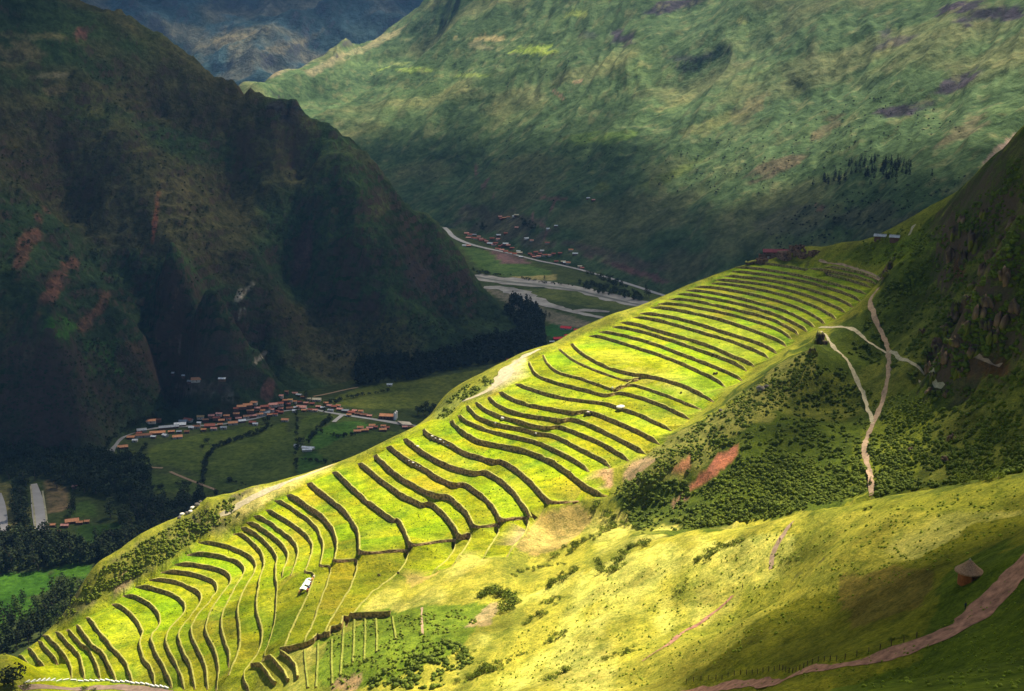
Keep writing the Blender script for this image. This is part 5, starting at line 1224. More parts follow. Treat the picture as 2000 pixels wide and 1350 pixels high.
# ---- kerbed road at the bottom left
pts = [(48,1334),(75,1331),(110,1329),(150,1329),(200,1330),(250,1333),(290,1338),(330,1346)]
ribbon('road', [(40,1345),(110,1341),(200,1341),(290,1348),(330,1356)], 5.0, flat_mat('brown_road', (0.24, 0.16, 0.11), 0.9, 0.3), bvh=bvh_near, lift=0.12, step=2)
KP = resample(chaikin(np.array([tuple(hit(u, v, bvh_near)) for u, v in pts])), 3.4)
M_kerb = flat_mat('white_kerb', (0.8, 0.78, 0.7), 0.8, 0.5, 0.15)
kerb = empty('kerb', tuple(KP[0])); tag(kerb, 'row of white painted kerb blocks along the road at the lower left', 'kerb')
for i in range(len(KP)-1):
    a_, b2 = Vector(KP[i]), Vector(KP[i+1]); dd = b2-a_; L = dd.length*0.82
    zz = drop((a_.x+b2.x)/2, (a_.y+b2.y)/2, [bvh_near]) or a_.z
    q = MB(); q.box(-L/2, L/2, -.3, .3, -0.4, 0.75); o = link('kerb_block', q.mesh('kerb_block', [M_kerb]), parent=kerb)
    o.location = ((a_.x+b2.x)/2-KP[0][0], (a_.y+b2.y)/2-KP[0][1], zz-KP[0][2]); o.rotation_euler = (0, 0, math.atan2(dd.y, dd.x))
# ============================================================ TREES, SHRUBS, FENCE, PEOPLE
def leaf_mat(name, c, var=0.5, sc=0.35):
    m, n, l, b = new_mat(name, 0.85)
    t = noise_n(n, l, sc, 4, 0.7); oi = n.new('ShaderNodeObjectInfo')
    r = ramp_n(n, l, t.outputs[0], [(0.3, tuple(x*(1-var) for x in c)), (0.52, c), (0.72, tuple(x*(1+var) for x in c))])
    hs = n.new('ShaderNodeHueSaturation'); mr = n.new('ShaderNodeMapRange'); l.new(oi.outputs['Random'], mr.inputs[0]); mr.inputs[3].default_value = 0.7; mr.inputs[4].default_value = 1.3
    l.new(mr.outputs[0], hs.inputs['Value']); l.new(r.outputs[0], hs.inputs['Color']); l.new(hs.outputs[0], b.inputs['Base Color']); return m
M_tree = leaf_mat('dark_tree_leaves', (0.034, 0.050, 0.014)); M_tree2 = leaf_mat('mid_tree_leaves', (0.07, 0.11, 0.014)); M_conif = leaf_mat('blue_conifer', (0.018, 0.032, 0.028), 0.3)
M_shr = leaf_mat('shrub_leaves', (0.19, 0.23, 0.016), 0.5, 0.8); M_shr2 = leaf_mat('dark_shrub_leaves', (0.125, 0.165, 0.012), 0.5, 0.35); M_bark = flat_mat('bark', (0.14, 0.10, 0.07), 0.95, 1)
def leaf_cloud(centres, radii, n, size, seed, flat=0.6):
    """small leaf clump faces spread through lumpy volumes"""
    g = np.random.default_rng(seed); centres = np.array(centres, float); radii = np.array(radii, float)
    w = radii.prod(1) if radii.ndim > 1 else radii**3; k = g.choice(len(centres), n, p=w/w.sum())
    d = g.normal(size=(n, 3)); d /= np.linalg.norm(d, axis=1)[:, None]; rr = g.uniform(0.45, 1.0, n)**0.6
    rad = radii[k] if radii.ndim > 1 else radii[k][:, None]
    c = centres[k]+d*rr[:, None]*rad
    nrm = d+g.normal(size=(n, 3))*flat; nrm /= np.linalg.norm(nrm, axis=1)[:, None]
    a = np.cross(nrm, g.normal(size=(n, 3))); a /= np.linalg.norm(a, axis=1)[:, None]+1e-9; b = np.cross(nrm, a)
    s = size*g.uniform(0.6, 1.4, n)[:, None]
    V = np.stack([c-a*s, c-b*s*0.8, c+a*s, c+b*s*0.8], 1).reshape(-1, 3); F = np.arange(4*n).reshape(n, 4)
    return V, F
def trunk_mesh(h, r, seed, lean=0.0):
    n = 6; V = []; F = []; lv = [0, .3, .6, .85, 1.0]
    for j, f in enumerate(lv):
        rr = r*(1.25-f*1.05)
        for i in range(n): a_ = 2*math.pi*i/n; V.append((rr*math.cos(a_)+lean*f*f*h, rr*math.sin(a_)+0.1*math.sin(seed+f*4), -0.8 if j == 0 else h*f))
    for j in range(len(lv)-1):
        for i in range(n): F.append((j*n+i, j*n+(i+1) % n, (j+1)*n+(i+1) % n, (j+1)*n+i))
    # limbs
    for q in range(4):
        a_ = q*1.7+seed; z0 = h*(0.4+0.12*q); L = h*0.2; b = len(V); dx, dy = math.cos(a_), math.sin(a_)
        V += [(lean*.3*h-dy*r*.3, dx*r*.3, z0), (lean*.3*h+dy*r*.3, -dx*r*.3, z0), (lean*.3*h, 0, z0+r*.6), (dx*L, dy*L, z0+L*1.1)]
        F += [(b, b+1, b+3), (b+1, b+2, b+3), (b+2, b, b+3)]
    me = mesh_np('trunk', V, F); me.materials.append(M_bark); return me
def make_tree_meshes(kind, seed):
    g = random.Random(seed)
    if kind == 'tall':       # slim eucalyptus or poplar, unit height 1
        cs = []; rs = []
        for i in range(9):
            f = 0.2+0.8*i/8; w = 0.13*math.sin(math.pi*min(1, (f-0.08)*0.98))**0.7+0.025
            cs.append((g.uniform(-.035, .035), g.uniform(-.035, .035), f*0.94)); rs.append((w, w, 0.085))
        V, F = leaf_cloud(cs, rs, 230, 0.030, seed)
    elif kind == 'cone':
        cs = []; rs = []
        for i in range(9):
            f = i/8; w = 0.16*(1-f)+0.015; cs.append((g.uniform(-.01, .01), g.uniform(-.01, .01), 0.12+f*0.84)); rs.append((w, w, 0.07))
        V, F = leaf_cloud(cs, rs, 130, 0.034, seed)
    else:                    # round bushy tree
        cs = [(g.uniform(-.22, .22), g.uniform(-.22, .22), g.uniform(.4, .8)) for _ in range(8)]; rs = [g.uniform(.15, .25) for _ in cs]
        V, F = leaf_cloud(cs, rs, 260, 0.045, seed)
    crown = mesh_np('crown', V, F)
    return crown, trunk_mesh(0.9 if kind != 'round' else 0.65, 0.014 if kind != 'round' else 0.03, seed, 0.02)
TREES = {k: [make_tree_meshes(k, s) for s in range(4)] for k in ('tall', 'round')}
def crown_with(me, mat):
    c = me.copy(); c.materials.clear(); c.materials.append(mat); return c
PROTO = {}
for k, L_ in TREES.items():
    for i, (c, t) in enumerate(L_):
        for mn, mt in (('d', M_tree), ('m', M_tree2)): PROTO[(k, i, mn)] = (crown_with(c, mt), t)
CONE = [crown_with(make_tree_meshes('cone', s)[0], M_conif) for s in range(3)]
def plant_tree(p, h, kind, mn, label, group, name='tree', i=0, wide=1.0):
    c, t = PROTO[(kind, i % 4, mn)]
    e = empty(name, p, (p[0]*13.7) % 6.28); e.scale = (h*wide, h*wide, h); tag(e, label, 'tree', group)
    link('crown', c, parent=e); link('trunk', t, parent=e); return e
def rand_in(poly, n, seed):
    g = np.random.default_rng(seed); P_ = np.array(poly, float); lo, hi = P_.min(0), P_.max(0); out = []
    while len(out) < n:
        q = g.uniform(lo, hi, (n*2, 2)); m = inpoly(q[:, 0], q[:, 1], poly); out += [tuple(x) for x in q[m]]
    return out[:n]
def grove(poly, n, h0, h1, kind, mn, label, group, seed, wide=1.0, bvh=None, base_v=True):
    g = random.Random(seed)
    for i, (u, v) in enumerate(sorted(rand_in(poly, n, seed), key=lambda q: q[1])):
        p = hit(u, v, bvh or two)
        if p is None or p.y < 600: continue
        plant_tree(p, g.uniform(h0, h1), kind, mn, label, group, i=i, wide=wide*g.uniform(.8, 1.25))
# slim trees standing in the bright patch at the lower left (feet positions)
feet = [(4,1215,48),(22,1225,52),(38,1210,44),(52,1235,50),(66,1222,46),(80,1205,40),(92,1216,52),(104,1200,56),(116,1190,60),(128,1178,40),(140,1176,50),(150,1180,62),(161,1165,42),(30,1190,34),(12,1245,44),(58,1250,46),(84,1240,48),(100,1232,44),(118,1222,50),(132,1210,46),(70,1190,36),(46,1180,36),(3,1262,40),(36,1262,42),(146,1205,38),(90,1190,48),(108,1176,56),(125,1160,48)]
for i, (u, v, hp) in enumerate(sorted(feet)):
    p = hit(u, v+6, two)
    if p is None: continue
    plant_tree(p, hp/FPX*p.length*1.0, 'tall', 'd' if i % 2 else 'm', f"slim dark tree, {ordinal(i+1)} from the left in the stand beside the bright green meadow", 'slim trees beside the bright meadow', i=i, wide=1.25)
grove([(-30,1060),(60,1062),(110,1060),(150,1075),(170,1100),(90,1118),(0,1125),(-30,1120)], 46, 20, 28, 'tall', 'd', 'tall dark tree in the belt between the paved bends and the meadow', 'dark belt above the meadow', 11, 1.5)
grove([(-30,900),(0,885),(120,890),(280,900),(285,960),(270,985),(190,970),(140,960),(70,945),(0,935)], 70, 18, 26, 'round', 'd', 'dark tree of the forest filling the valley at the left edge', 'forest at the left edge', 12, 0.9)
grove([(185,985),(300,985),(400,970),(400,1000),(330,1050),(250,1090),(180,1095),(190,1060),(270,1050),(180,1010)], 60, 18, 26, 'tall', 'd', 'dark tree of the forest below the lit spur', 'forest below the lit spur', 13, 1.6)
grove([(24,960),(50,950),(56,1040),(34,1050)], 12, 22, 28, 'tall', 'd', 'tall dark tree between the two paved bends', 'trees between the paved bends', 14, 1.5)
grove([(130,990),(148,975),(150,1000),(138,1010)], 4, 16, 20, 'tall', 'd', 'dark tree standing beside the small pale-roofed house', 'trees by the pale-roofed house', 15, 1.2)
# single dark trees in the village and the fields
for i, (u, v, hp, k_, lab) in enumerate([(598,786,24,'tall','slim black tree behind the cream houses at the village bend'),(634,808,24,'tall','slim dark tree below the road right of the village bend'),(517,828,14,'round','round dark tree at the left village end of the hedge'),(524,826,14,'round','second round dark tree beside the village hedge'),(585,872,20,'tall','dark tree over the white V-shaped sheds'),(590,868,16,'round','bushy tree just behind the white V-shaped sheds'),
    (395,878,12,'round','bushy tree at the left end of the field hedge'),(406,868,14,'round','dark bushy tree in the field hedge'),(814,812,20,'round','leftmost dark tree of the clump behind the lit spur'),(826,812,26,'round','middle dark tree of the clump behind the lit spur'),(840,812,24,'round','tallest dark tree of the clump behind the lit spur'),(848,806,20,'round','rightmost dark tree of the clump behind the lit spur'),(830,800,18,'round','hindmost dark tree of the clump behind the lit spur'),
    (1063,547,10,'tall','tiny lone tree on the straw-coloured river field'),(1262,580,24,'tall','dark tall tree beside the highway at the spur edge'),(1268,582,18,'tall','second dark tree beside the highway at the spur edge'),(1066,622,16,'tall','dark poplar on the river flat right of the wood'),(1073,622,13,'tall','smaller dark poplar on the river flat right of the wood'),(577,890,10,'round','pale bushy tree below the white V-shaped sheds')]):
    p = hit(u, v, two); plant_tree(p, hp/FPX*p.length, k_, 'd', lab, None, i=i, wide=1.3 if k_ == 'tall' else 1.2)
# conifer plantation on the far mountain
cones = rand_in([(1655,318),(1720,308),(1778,322),(1780,345),(1740,352),(1700,350),(1660,345)], 74, 21)+rand_in([(1606,352),(1650,336),(1660,350),(1612,368)], 18, 22)+[(1588,362),(1640,362),(1700,362),(1750,360),(1820,345)]
for i, (u, v) in enumerate(cones):
    p = hit(u, v, bvh_fm)
    if p is None: continue
    o = link('conifer', CONE[i % 3]); o.location = p; h = (19+(i*7 % 7))*p.length/FPX; o.scale = (h*.95, h*.95, h); o.rotation_euler = (0, 0, i)
    tag(o, 'small blue-black conifer of the plantation on the far slope', 'conifer', 'conifer plantation on the far slope')
# far-off woods that read as one mass
def mass(name, polys, protoV, protoF, hmin, hmax, mat, seed, bvh, wide=1.0, tintz=None, dz=0.0):
    g = np.random.default_rng(seed); VV = []; FF = []; o_ = 0; nv = len(protoV[0])
    for poly, n in polys:
        for (u, v) in rand_in(poly, n, seed+n):
            p = hit(u, v, bvh)
            if p is None: continue
            k = g.integers(len(protoV)); h = g.uniform(hmin, hmax); a_ = g.uniform(0, 6.28); ca_, sa_ = math.cos(a_), math.sin(a_)
            w = h*wide*g.uniform(.8, 1.25); V = protoV[k]
            VV.append(np.column_stack([(V[:, 0]*ca_-V[:, 1]*sa_)*w+p.x, (V[:, 0]*sa_+V[:, 1]*ca_)*w+p.y, V[:, 2]*h+p.z+dz])); FF.append(protoF[k]+o_); o_ += len(V)
    me = mesh_np(name, np.vstack(VV), np.vstack(FF)); o = link(name, me, mat); tag(o, kind='stuff'); return o
def low_tree(seed, kind):
    g = random.Random(seed)
    if kind == 'tall': cs = [(0, 0, .3), (0, 0, .5), (0.01, 0, .7), (0, .01, .86)]; rs = [(.16, .16, .16), (.18, .18, .16), (.14, .14, .15), (.07, .07, .14)]
    else: cs = [(g.uniform(-.2, .2), g.uniform(-.2, .2), g.uniform(.3, .7)) for _ in range(5)]; rs = [(.25, .25, .25)]*5
    return leaf_cloud(cs, rs, 70, 0.075, seed)
LT = [low_tree(s, 'tall') for s in range(4)]; LR = [low_tree(s+9, 'round') for s in range(4)]
mass('dark_wood', [([(690,745),(700,712),(760,705),(830,705),(880,690),(930,672),(1000,660),(1040,630),(1062,640),(1066,690),(1010,700),(930,715),(860,728),(800,745),(700,755)], 620), ([(985,610),(1000,585),(1040,600),(1062,630),(1062,660),(1020,655)], 160)], [a for a, b in LT], [b for a, b in LT], 14, 24, M_tree, 31, two, 1.2)
mass('valley_wood', [([(-40,905),(0,880),(100,885),(290,900),(300,960),(290,1000),(400,975),(430,965),(400,1010),(300,1060),(220,1100),(180,1100),(190,1060),(275,1050),(270,1000),(190,970),(100,940),(0,930)], 750), ([(-30,1045),(60,1050),(100,1052),(150,1065),(185,1080),(190,1100),(100,1112),(0,1120)], 240), ([(28,950),(50,945),(56,1040),(34,1050)], 40), ([(-30,1235),(60,1215),(120,1205),(60,1250),(20,1275),(-30,1290)], 60)], [a for a, b in LR]+[a for a, b in LT], [b for a, b in LR]+[b for a, b in LT], 10, 19, M_tree, 33, two, 1.0)
mass('river_trees', [([(1130,553),(1150,556),(1250,575),(1255,590),(1200,580),(1140,568)], 120), ([(1140,535),(1200,548),(1230,565),(1180,556)], 40), ([(925,530),(960,540),(920,535)], 10), ([(1010,425),(1050,440),(1040,452),(1015,440)], 20), ([(930,440),(950,440),(950,450),(930,452)], 10)], [a for a, b in LR], [b for a, b in LR], 8, 14, M_tree, 35, two, 1.2)
def strip(pts, r): 
    P_ = np.array(pts, float); t = np.gradient(P_, axis=0); t /= np.linalg.norm(t, axis=1)[:, None]; nn = np.stack([-t[:, 1], t[:, 0]], 1)*r
    return [tuple(q) for q in P_+nn]+[tuple(q) for q in (P_-nn)[::-1]]
mass('field_hedges', [(strip([(395,945),(402,900),(420,875),(460,860),(500,848),(530,832)], 3), 150), (strip([(440,938),(500,955),(430,975)], 2), 30), (strip([(600,865),(625,835),(650,815)], 3), 50), (strip([(640,790),(700,775),(760,765)], 1.5), 40), (strip([(290,960),(340,950),(400,945)], 1.2), 20), (strip([(620,845),(660,855),(700,850)], 1.2), 25), (strip([(580,800),(580,880),(577,920)], 2), 30), (strip([(590,900),(640,905),(700,915)], 1.5), 30), (strip([(300,805),(380,795),(470,780)], 1.5), 40), (strip([(200,890),(215,860),(250,835),(300,815)], 4), 70), (strip([(940,536),(1000,540),(1050,552),(1120,560)], 1), 40), (strip([(270,895),(280,880),(290,870)], 4), 14)], [a for a, b in LR], [b for a, b in LR], 3.5, 8, M_tree, 37, two, 1.2)
# mountain scrub as dark flecks on the near mountain
mass('mountain_scrub', [([(0,300),(180,100),(420,250),(700,420),(900,560),(960,620),(690,730),(450,760),(330,780),(0,880)], 1500), ([(620,700),(700,640),(900,600),(980,620),(1000,650),(860,700),(700,715)], 350), ([(0,700),(230,650),(330,760),(260,850),(0,880)], 450)], [a[:, :] for a, b in LR], [b for a, b in LR], 3, 6, M_tree, 39, bvh_lm, 1.3)
g_ = None
mass('far_scrub', [([(1230,330),(1500,230),(1750,180),(1900,250),(1500,380),(1300,380)], 220), ([(1500,430),(1650,380),(1900,340),(1850,380),(1640,470),(1500,500)], 160), ([(700,280),(1000,230),(1250,280),(1100,400),(850,400)], 90), ([(700,150),(1000,60),(1150,120),(900,220)], 80)], [a for a, b in LR], [b for a, b in LR], 3, 6.5, M_conif, 41, bvh_fm, 1.4)

# ---- shrub cover on the near slopes
def bush_proto(seed):
    g = np.random.default_rng(seed); V, F = IC1[0].copy(), IC1[1]
    V = V*(1+0.5*(g.random(len(V))-.5))[:, None]; V[:, 2] = V[:, 2]*0.8+0.35; Vl, Fl = leaf_cloud([(0, 0, .4)], [1.0], 16, 0.26, seed)
    Fl3 = np.vstack([Fl[:, :3], Fl[:, [0, 2, 3]]]); return np.vstack([V, Vl]), np.vstack([F, Fl3+len(V)])
BP = [bush_proto(s) for s in range(6)]
def scrub(name, specs, mat, seed):
    """specs: (outline, count, smallest, largest radius)"""
    g = np.random.default_rng(seed); VV = []; FF = []; o_ = 0
    for si, (poly, n, r0, r1) in enumerate(specs):
        RP_ = np.array(rand_in(poly, n, seed+si*3+1)); ok = np.ones(len(RP_), bool)
        for nm_, pts_, w_, m_ in PATHS[:7]: ok &= segdist(RP_[:, 0], RP_[:, 1], pts_) > 7.5
        for pr in ([(1350,950),(1398,888),(1450,862),(1440,902),(1375,950),(1345,970)], [(1302,925),(1345,882),(1352,905),(1325,935)], [(1210,930),(1240,900),(1290,890),(1230,940)], [(1890,690),(1990,705),(1975,735),(1890,730)]): ok &= ~inpoly(RP_[:, 0], RP_[:, 1], pr)
        for (u, v) in RP_[ok]:
            cl = fbm(np.array([u/26.0]), np.array([v/15.0]), seed, 3)[0]
            if cl < -0.25 or (cl < 0.05 and g.random() < 0.55): continue
            p = hit(u, v, bvh_near)
            if p is None: continue
            V, F = BP[g.integers(6)]; r = r0+(r1-r0)*g.random()**2; a_ = g.uniform(0, 6.28); ca_, sa_ = math.cos(a_), math.sin(a_); s2 = r*g.uniform(.7, 1.2)
            VV.append(np.column_stack([(V[:, 0]*ca_-V[:, 1]*sa_)*r+p.x, (V[:, 0]*sa_+V[:, 1]*ca_)*r+p.y, V[:, 2]*s2+p.z])); FF.append(F+o_); o_ += len(V)
    me = mesh_np(name, np.vstack(VV), np.vstack(FF)); o = link(name, me, mat); tag(o, kind='stuff'); return o
HOL = [(1200,965),(1240,905),(1330,850),(1460,760),(1560,690),(1650,720),(1700,760),(1830,800),(1990,800),(2010,920),(1700,972),(1500,1014),(1340,1036),(1240,1036)]
scrub('slope_scrub', [(HOL, 6500, .22, 1.35), ([(1480,930),(1700,870),(1900,850),(2005,880),(2005,925),(1700,970),(1340,1036)], 3000, .35, 1.3), ([(1650,700),(1720,580),(1780,480),(1900,400),(2000,300),(2005,800),(1840,800),(1760,720)], 3200, .4, 1.6), (CLIFF[:-2], 1100, .5, 1.8)], M_shr2, 51)
scrub('sunny_scrub', [([(1200,960),(1240,905),(1330,850),(1460,760),(1590,690),(1600,730),(1450,850),(1320,920),(1240,985)], 2200, .3, .9), ([(1330,960),(1500,880),(1680,900),(1700,960),(1500,1010),(1340,1036)], 2000, .3, 1.0), ([(1640,950),(1720,760),(1820,780),(1830,860),(1760,950)], 1500, .3, 1.0),
   ([(0,1285),(100,1205),(200,1110),(350,1015),(480,960),(470,1010),(385,1050),(310,1105),(215,1150),(165,1190),(60,1243)], 2200, .3, .95), ([(852,830),(855,800),(900,760),(950,735),(965,748),(900,785),(880,808)], 420, .5, 1.4), ([(640,1345),(640,1240),(700,1210),(800,1200),(900,1190),(930,1215),(880,1270),(760,1340)], 1300, .25, .8), ([(1650,480),(1800,430),(1850,440),(1780,500),(1700,520)], 350, .5, 1.5)], M_shr, 53)
scrub('dark_scrub', [([(215,1150),(300,1075),(400,1010),(440,1000),(390,1050),(310,1105)], 300, .4, 1.2), ([(700,1345),(780,1290),(880,1240),(930,1290),(860,1345)], 500, .5, 1.4)], M_shr2, 55)
# tufts growing along the wall feet and tops
scrub('wall_tufts', [(TPOLY[:24]+[(1512,600),(1300,780),(1187,930),(1050,1000),(900,1060),(640,1240)], 2600, .12, .42), ([(600,930),(1060,690),(1340,830),(1190,950),(1040,1000),(700,1080)], 1400, .1, .35)], M_shr2, 57)
scrub('meadow_tufts', [([(900,1345),(1000,1250),(1200,1120),(1500,1040),(1990,940),(1990,1040),(1850,1100),(1600,1200),(1300,1345)], 3000, .12, .5), ([(1380,1340),(1700,1270),(1880,1210),(2000,1080),(2000,1345)], 700, .1, .3)], M_shr, 59)
# ---- shrubs one can tell apart in the foreground
def shrub_mesh(seed, mat):
    g = random.Random(seed); cs = [(g.uniform(-.6, .6), g.uniform(-.6, .6), g.uniform(.2, .6)) for _ in range(7)]; rs = [g.uniform(.25, .45) for _ in cs]
    V, F = leaf_cloud(cs, rs, 330, 0.07, seed, 0.9); me = mesh_np('foliage', V, F); me.materials.append(mat); return me
SM = [shrub_mesh(s, M_shr if s % 2 else M_shr2) for s in range(6)]
def stem_me():
    V = []; F = []
    for q in range(4):
        a_ = q*1.6; b = len(V); V += [(0.05*math.cos(a_+k*2.1), 0.05*math.sin(a_+k*2.1), -.2) for k in range(3)]+[(0.35*math.cos(a_), 0.35*math.sin(a_), .5)]
        F += [(b, b+1, b+3), (b+1, b+2, b+3), (b+2, b, b+3)]
    me = mesh_np('stem', V, F); me.materials.append(M_bark); return me
STM = stem_me()
def shrub(u, v, px, label, group, i):
    p = hit(u, v, bvh_near)
    if p is None: return
    r = px/FPX*p.length/2; e = empty('shrub', p, (u*1.3) % 6.28); e.scale = (r, r, r*0.85); tag(e, label, 'shrub', group)
    link('foliage', SM[i % 6], parent=e); link('stem', STM, parent=e)
rs_ = random.Random(5)
LINES = [('gully running down from the terrace corner', [(1165,990),(1185,1005),(1195,1030),(1160,1050),(1120,1065),(1085,1085)], 16, 30, 7),
 ('dark thicket right of the gully', [(1165,1095),(1175,1115),(1190,1120),(1205,1108),(1215,1085),(1240,1070),(1270,1065)], 20, 26, 7),
 ('row above the straw slope', [(1005,1125),(1030,1115),(1060,1108),(1110,1100)], 10, 18, 4),
 ('thicket in the middle of the straw slope', [(1070,1150),(1090,1135),(1110,1120),(1130,1110)], 18, 16, 7),
 ('thicket below the middle of the straw slope', [(1060,1180),(1080,1175),(1100,1165)], 14, 9, 5),
 ('big round thicket left of the straw slope', [(945,1165),(960,1155),(985,1160),(1005,1175),(985,1190),(1000,1192)], 24, 20, 7),
 ('thicket under the red bare patch', [(1025,1220),(1040,1210),(1060,1200),(1075,1195)], 14, 12, 6),
 ('hedge along the fold above the red path', [(1360,1100),(1385,1085),(1410,1070),(1440,1060),(1455,1052)], 16, 22, 6),
 ('bushes left of the red path', [(1315,1165),(1335,1150),(1345,1130)], 9, 10, 4),
 ('clump at the far side of the small footpath', [(1530,1100),(1545,1095),(1560,1092)], 10, 8, 4),
 ('scattered bushes low on the straw slope', [(1065,1255),(1090,1245),(1110,1240)], 14, 9, 6),
 ('thicket at the bottom centre', [(905,1330),(925,1320),(950,1310),(980,1305)], 20, 18, 7),
 ('thicket right of the bottom centre', [(1060,1330),(1085,1320),(1110,1310),(1090,1305)], 14, 14, 6),
 ('row crossing the slope at the bottom', [(950,1300),(990,1290),(1030,1275),(1010,1285)], 9, 14, 4),
 ('line of bushes down the fold right of the bottom', [(1180,1290),(1215,1275),(1240,1262)], 12, 12, 5),
 ('thicket on the slope left of the straw bank', [(890,1280),(910,1275),(925,1270)], 14, 8, 5),
 ('dark bushes above the dirt road', [(1735,1252),(1750,1248),(1775,1243)], 9, 8, 3),
 ('dark thicket at the rim below the cliff', [(1880,945),(1900,935),(1930,940),(1950,930)], 22, 12, 8),
 ('tuft on the grassy rim', [(1690,995),(1700,992)], 10, 4, 3),
 ('green bushes below the terrace corner', [(1190,1000),(1210,1020),(1235,1030),(1270,1040)], 12, 16, 6)]
for name_, pts, px, n, jit in LINES:
    P_ = resample(np.array(pts, float), 1.0); 
    for i in range(n):
        q = P_[min(len(P_)-1, int(i/n*len(P_)))]; s = px*rs_.uniform(.7, 1.6)
        shrub(q[0]+rs_.gauss(0, jit*.8), q[1]+rs_.gauss(0, jit*.45), s, f"leafy green shrub in the {name_}", f"shrubs of the {name_}", i)
# big dark tree at the very corner
p = hit(28, 1338, bvh_near)
if p is not None: plant_tree(p-Vector((0, 0, 3)), 15, 'round', 'd', 'dark bushy tree at the bottom left corner beside the kerbed road', None, wide=1.3); 
p = hit(180, 1349, bvh_near)
for u, v, px in [(165,1348,20),(182,1350,18),(20,1345,30),(48,1344,24)]: shrub(u, v, px, 'dark shrub on the near side of the kerbed road', 'shrubs by the kerbed road', 0)
# ---- post fence along the dirt road
fn = empty('post_fence', (0, 0, 0)); tag(fn, 'thin post and wire fence along the upper edge of the dirt road', 'fence')
FP = []
for u, v in [(1340,1339),(1400,1331),(1460,1322),(1520,1313),(1580,1304),(1640,1296),(1700,1279),(1740,1266),(1790,1250)]:
    q = hit(u, v-4, bvh_near); FP.append((q.x, q.y, q.z))
FP = resample(np.array(FP), 2.6); pm = MB(); pm.box(-.07, .07, -.07, .07, -.4, 1.35); pme = pm.mesh('post', [flat_mat('weathered_post', (0.10, 0.08, 0.05), 0.9, 2)])
tops = []
for i, q in enumerate(FP):
    z = drop(q[0], q[1], [bvh_near]) or q[2]; o = link('post', pme, parent=fn); o.location = (q[0], q[1], z); o.rotation_euler = (0.06*math.sin(i*3), 0.06*math.cos(i*5), i); tops.append((q[0], q[1], z))
for h in (0.6, 1.1):
    w = MB()
    for a_, b2 in zip(tops[:-1], tops[1:]):
        for dz in (0,):
            w.poly([(a_[0], a_[1], a_[2]+h-.015), (b2[0], b2[1], b2[2]+h-.015), (b2[0], b2[1], b2[2]+h+.015), (a_[0], a_[1], a_[2]+h+.015)])
            w.poly([(a_[0]-.015, a_[1]-.015, a_[2]+h), (a_[0]+.015, a_[1]+.015, a_[2]+h), (b2[0]+.015, b2[1]+.015, b2[2]+h), (b2[0]-.015, b2[1]-.015, b2[2]+h)])
    link('wire', w.mesh('wire', [bpy.data.materials['weathered_post']]), parent=fn)

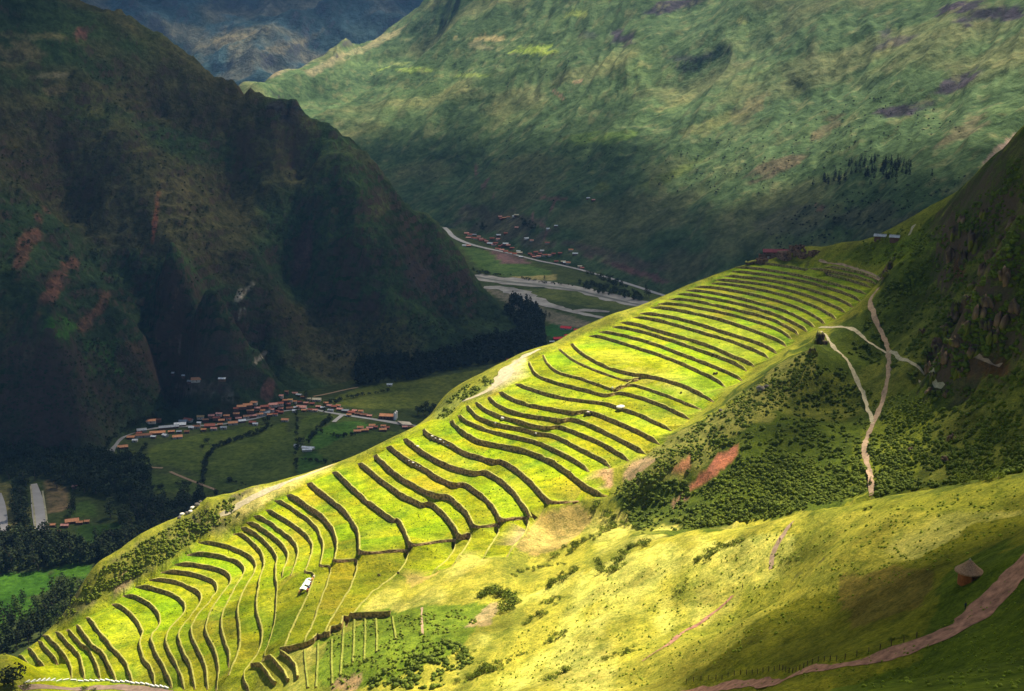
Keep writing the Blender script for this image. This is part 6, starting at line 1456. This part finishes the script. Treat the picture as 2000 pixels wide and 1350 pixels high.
# ---- people
def skin_body(name, J, E, rad, mat, sub=1):
    me = bpy.data.meshes.new(name); me.from_pydata(J, E, []); me.update(); o = bpy.data.objects.new(name, me); COL.objects.link(o); me.materials.append(mat)
    md = o.modifiers.new('skin', 'SKIN'); sv = me.skin_vertices[0].data if me.skin_vertices else None
    if sv is None: return o
    for i, r in enumerate(rad): sv[i].radius = (r, r) if not isinstance(r, tuple) else r
    sv[0].use_root = True; s = o.modifiers.new('sub', 'SUBSURF'); s.levels = s.render_levels = sub; return o
M_skin = flat_mat('skin', (0.28, 0.15, 0.09), 0.6, 4, 0.1); M_hair = flat_mat('hair', (0.02, 0.015, 0.012), 0.6, 6)
def person(u, v, label, top_c, leg_c, yaw, stride=0.25, hat=None, seated=False):
    p = hit(u, v, bvh_near)
    if p is None: return
    s = stride
    J = [(0,0,.95),(0,0,1.15),(0,-.01,1.38),(0,-.01,1.50),(0,-.02,1.60),(0,-.02,1.72), (.10,0,.90),(.11,-s*.5,.50),(.11,-s*.3 if s else 0,.08),(.11,-s*.3-.12,.04), (-.10,0,.90),(-.11,s*.35,.50),(-.11,s*.9,.10),(-.11,s*.9-.12,.04),
         (.19,0,1.40),(.25,s*.3,1.14),(.24,s*.1-.1,.90),(.24,s*.1-.14,.82), (-.19,0,1.40),(-.25,-s*.3,1.14),(-.24,-s*.3-.1,.92),(-.24,-s*.3-.14,.84)]
    E = [(0,1),(1,2),(2,3),(3,4),(4,5),(0,6),(6,7),(7,8),(8,9),(0,10),(10,11),(11,12),(12,13),(2,14),(14,15),(15,16),(16,17),(2,18),(18,19),(19,20),(20,21)]
    rad = [(.15,.11),(.15,.11),(.16,.11),.055,.085,.085,.095,.065,.045,.05,.095,.065,.045,.05,.06,.045,.035,.035,.06,.045,.035,.035]
    m, n, l, b = new_mat('clothes', 0.9); tc = n.new('ShaderNodeTexCoord'); sx = n.new('ShaderNodeSeparateXYZ'); l.new(tc.outputs['Object'], sx.inputs[0])
    r = n.new('ShaderNodeValToRGB'); r.color_ramp.interpolation = 'CONSTANT'; e = r.color_ramp.elements; e[0].color = (*leg_c, 1); e[0].position = 0; e[1].position = .49; e[1].color = (*top_c, 1); q = e.new(.745); q.color = (0.28, 0.15, 0.09, 1)
    dv = n.new('ShaderNodeMath'); dv.operation = 'DIVIDE'; dv.inputs[1].default_value = 2.0; l.new(sx.outputs[2], dv.inputs[0]); l.new(dv.outputs[0], r.inputs[0]); l.new(r.outputs[0], b.inputs['Base Color'])
    o = skin_body('person', J, E, rad, m); o.location = p; o.rotation_euler = (0, 0, yaw); tag(o, label, 'person')
    V, F = IC2[0].copy(), IC2[1]; V = V*np.array([[.105, .115, .10]])+np.array([[0, .015, 1.71]]); me = mesh_np('hair', V, F); me.materials.append(M_hair); link('hair', me, parent=o)
    if hat:
        me = ring_mesh('hat', [(.19, 1.755), (.20, 1.765), (.11, 1.77), (.10, 1.87), (.01, 1.89)], 12, flat_mat('hat_felt', hat, .9, 5)); link('hat', me, parent=o)
    return o
person(1885, 1191, 'person in dark blue standing on the grass below the round hut', (0.03, 0.07, 0.12), (0.02, 0.025, 0.04), 0.4, 0.0)
person(1523, 1059, 'person in dark clothes walking up the small footpath on the straw slope', (0.03, 0.03, 0.05), (0.03, 0.02, 0.02), 2.8, 0.3)
person(1450, 1150, 'person in black standing at the upper end of the red path', (0.02, 0.02, 0.02), (0.02, 0.02, 0.03), 1.0, 0.1)
person(1418, 1184, 'person in brown walking on the red path', (0.10, 0.05, 0.03), (0.03, 0.03, 0.05), -2.0, 0.3, (0.1, 0.07, 0.04))
person(1545, 1031, 'person in pale clothes near the top of the small footpath', (0.5, 0.45, 0.38), (0.05, 0.05, 0.08), 2.5, 0.2)
person(1699, 945, 'person in red walking on the steps at the bottom of the long footpath', (0.35, 0.06, 0.05), (0.05, 0.05, 0.06), 0.2, 0.25)
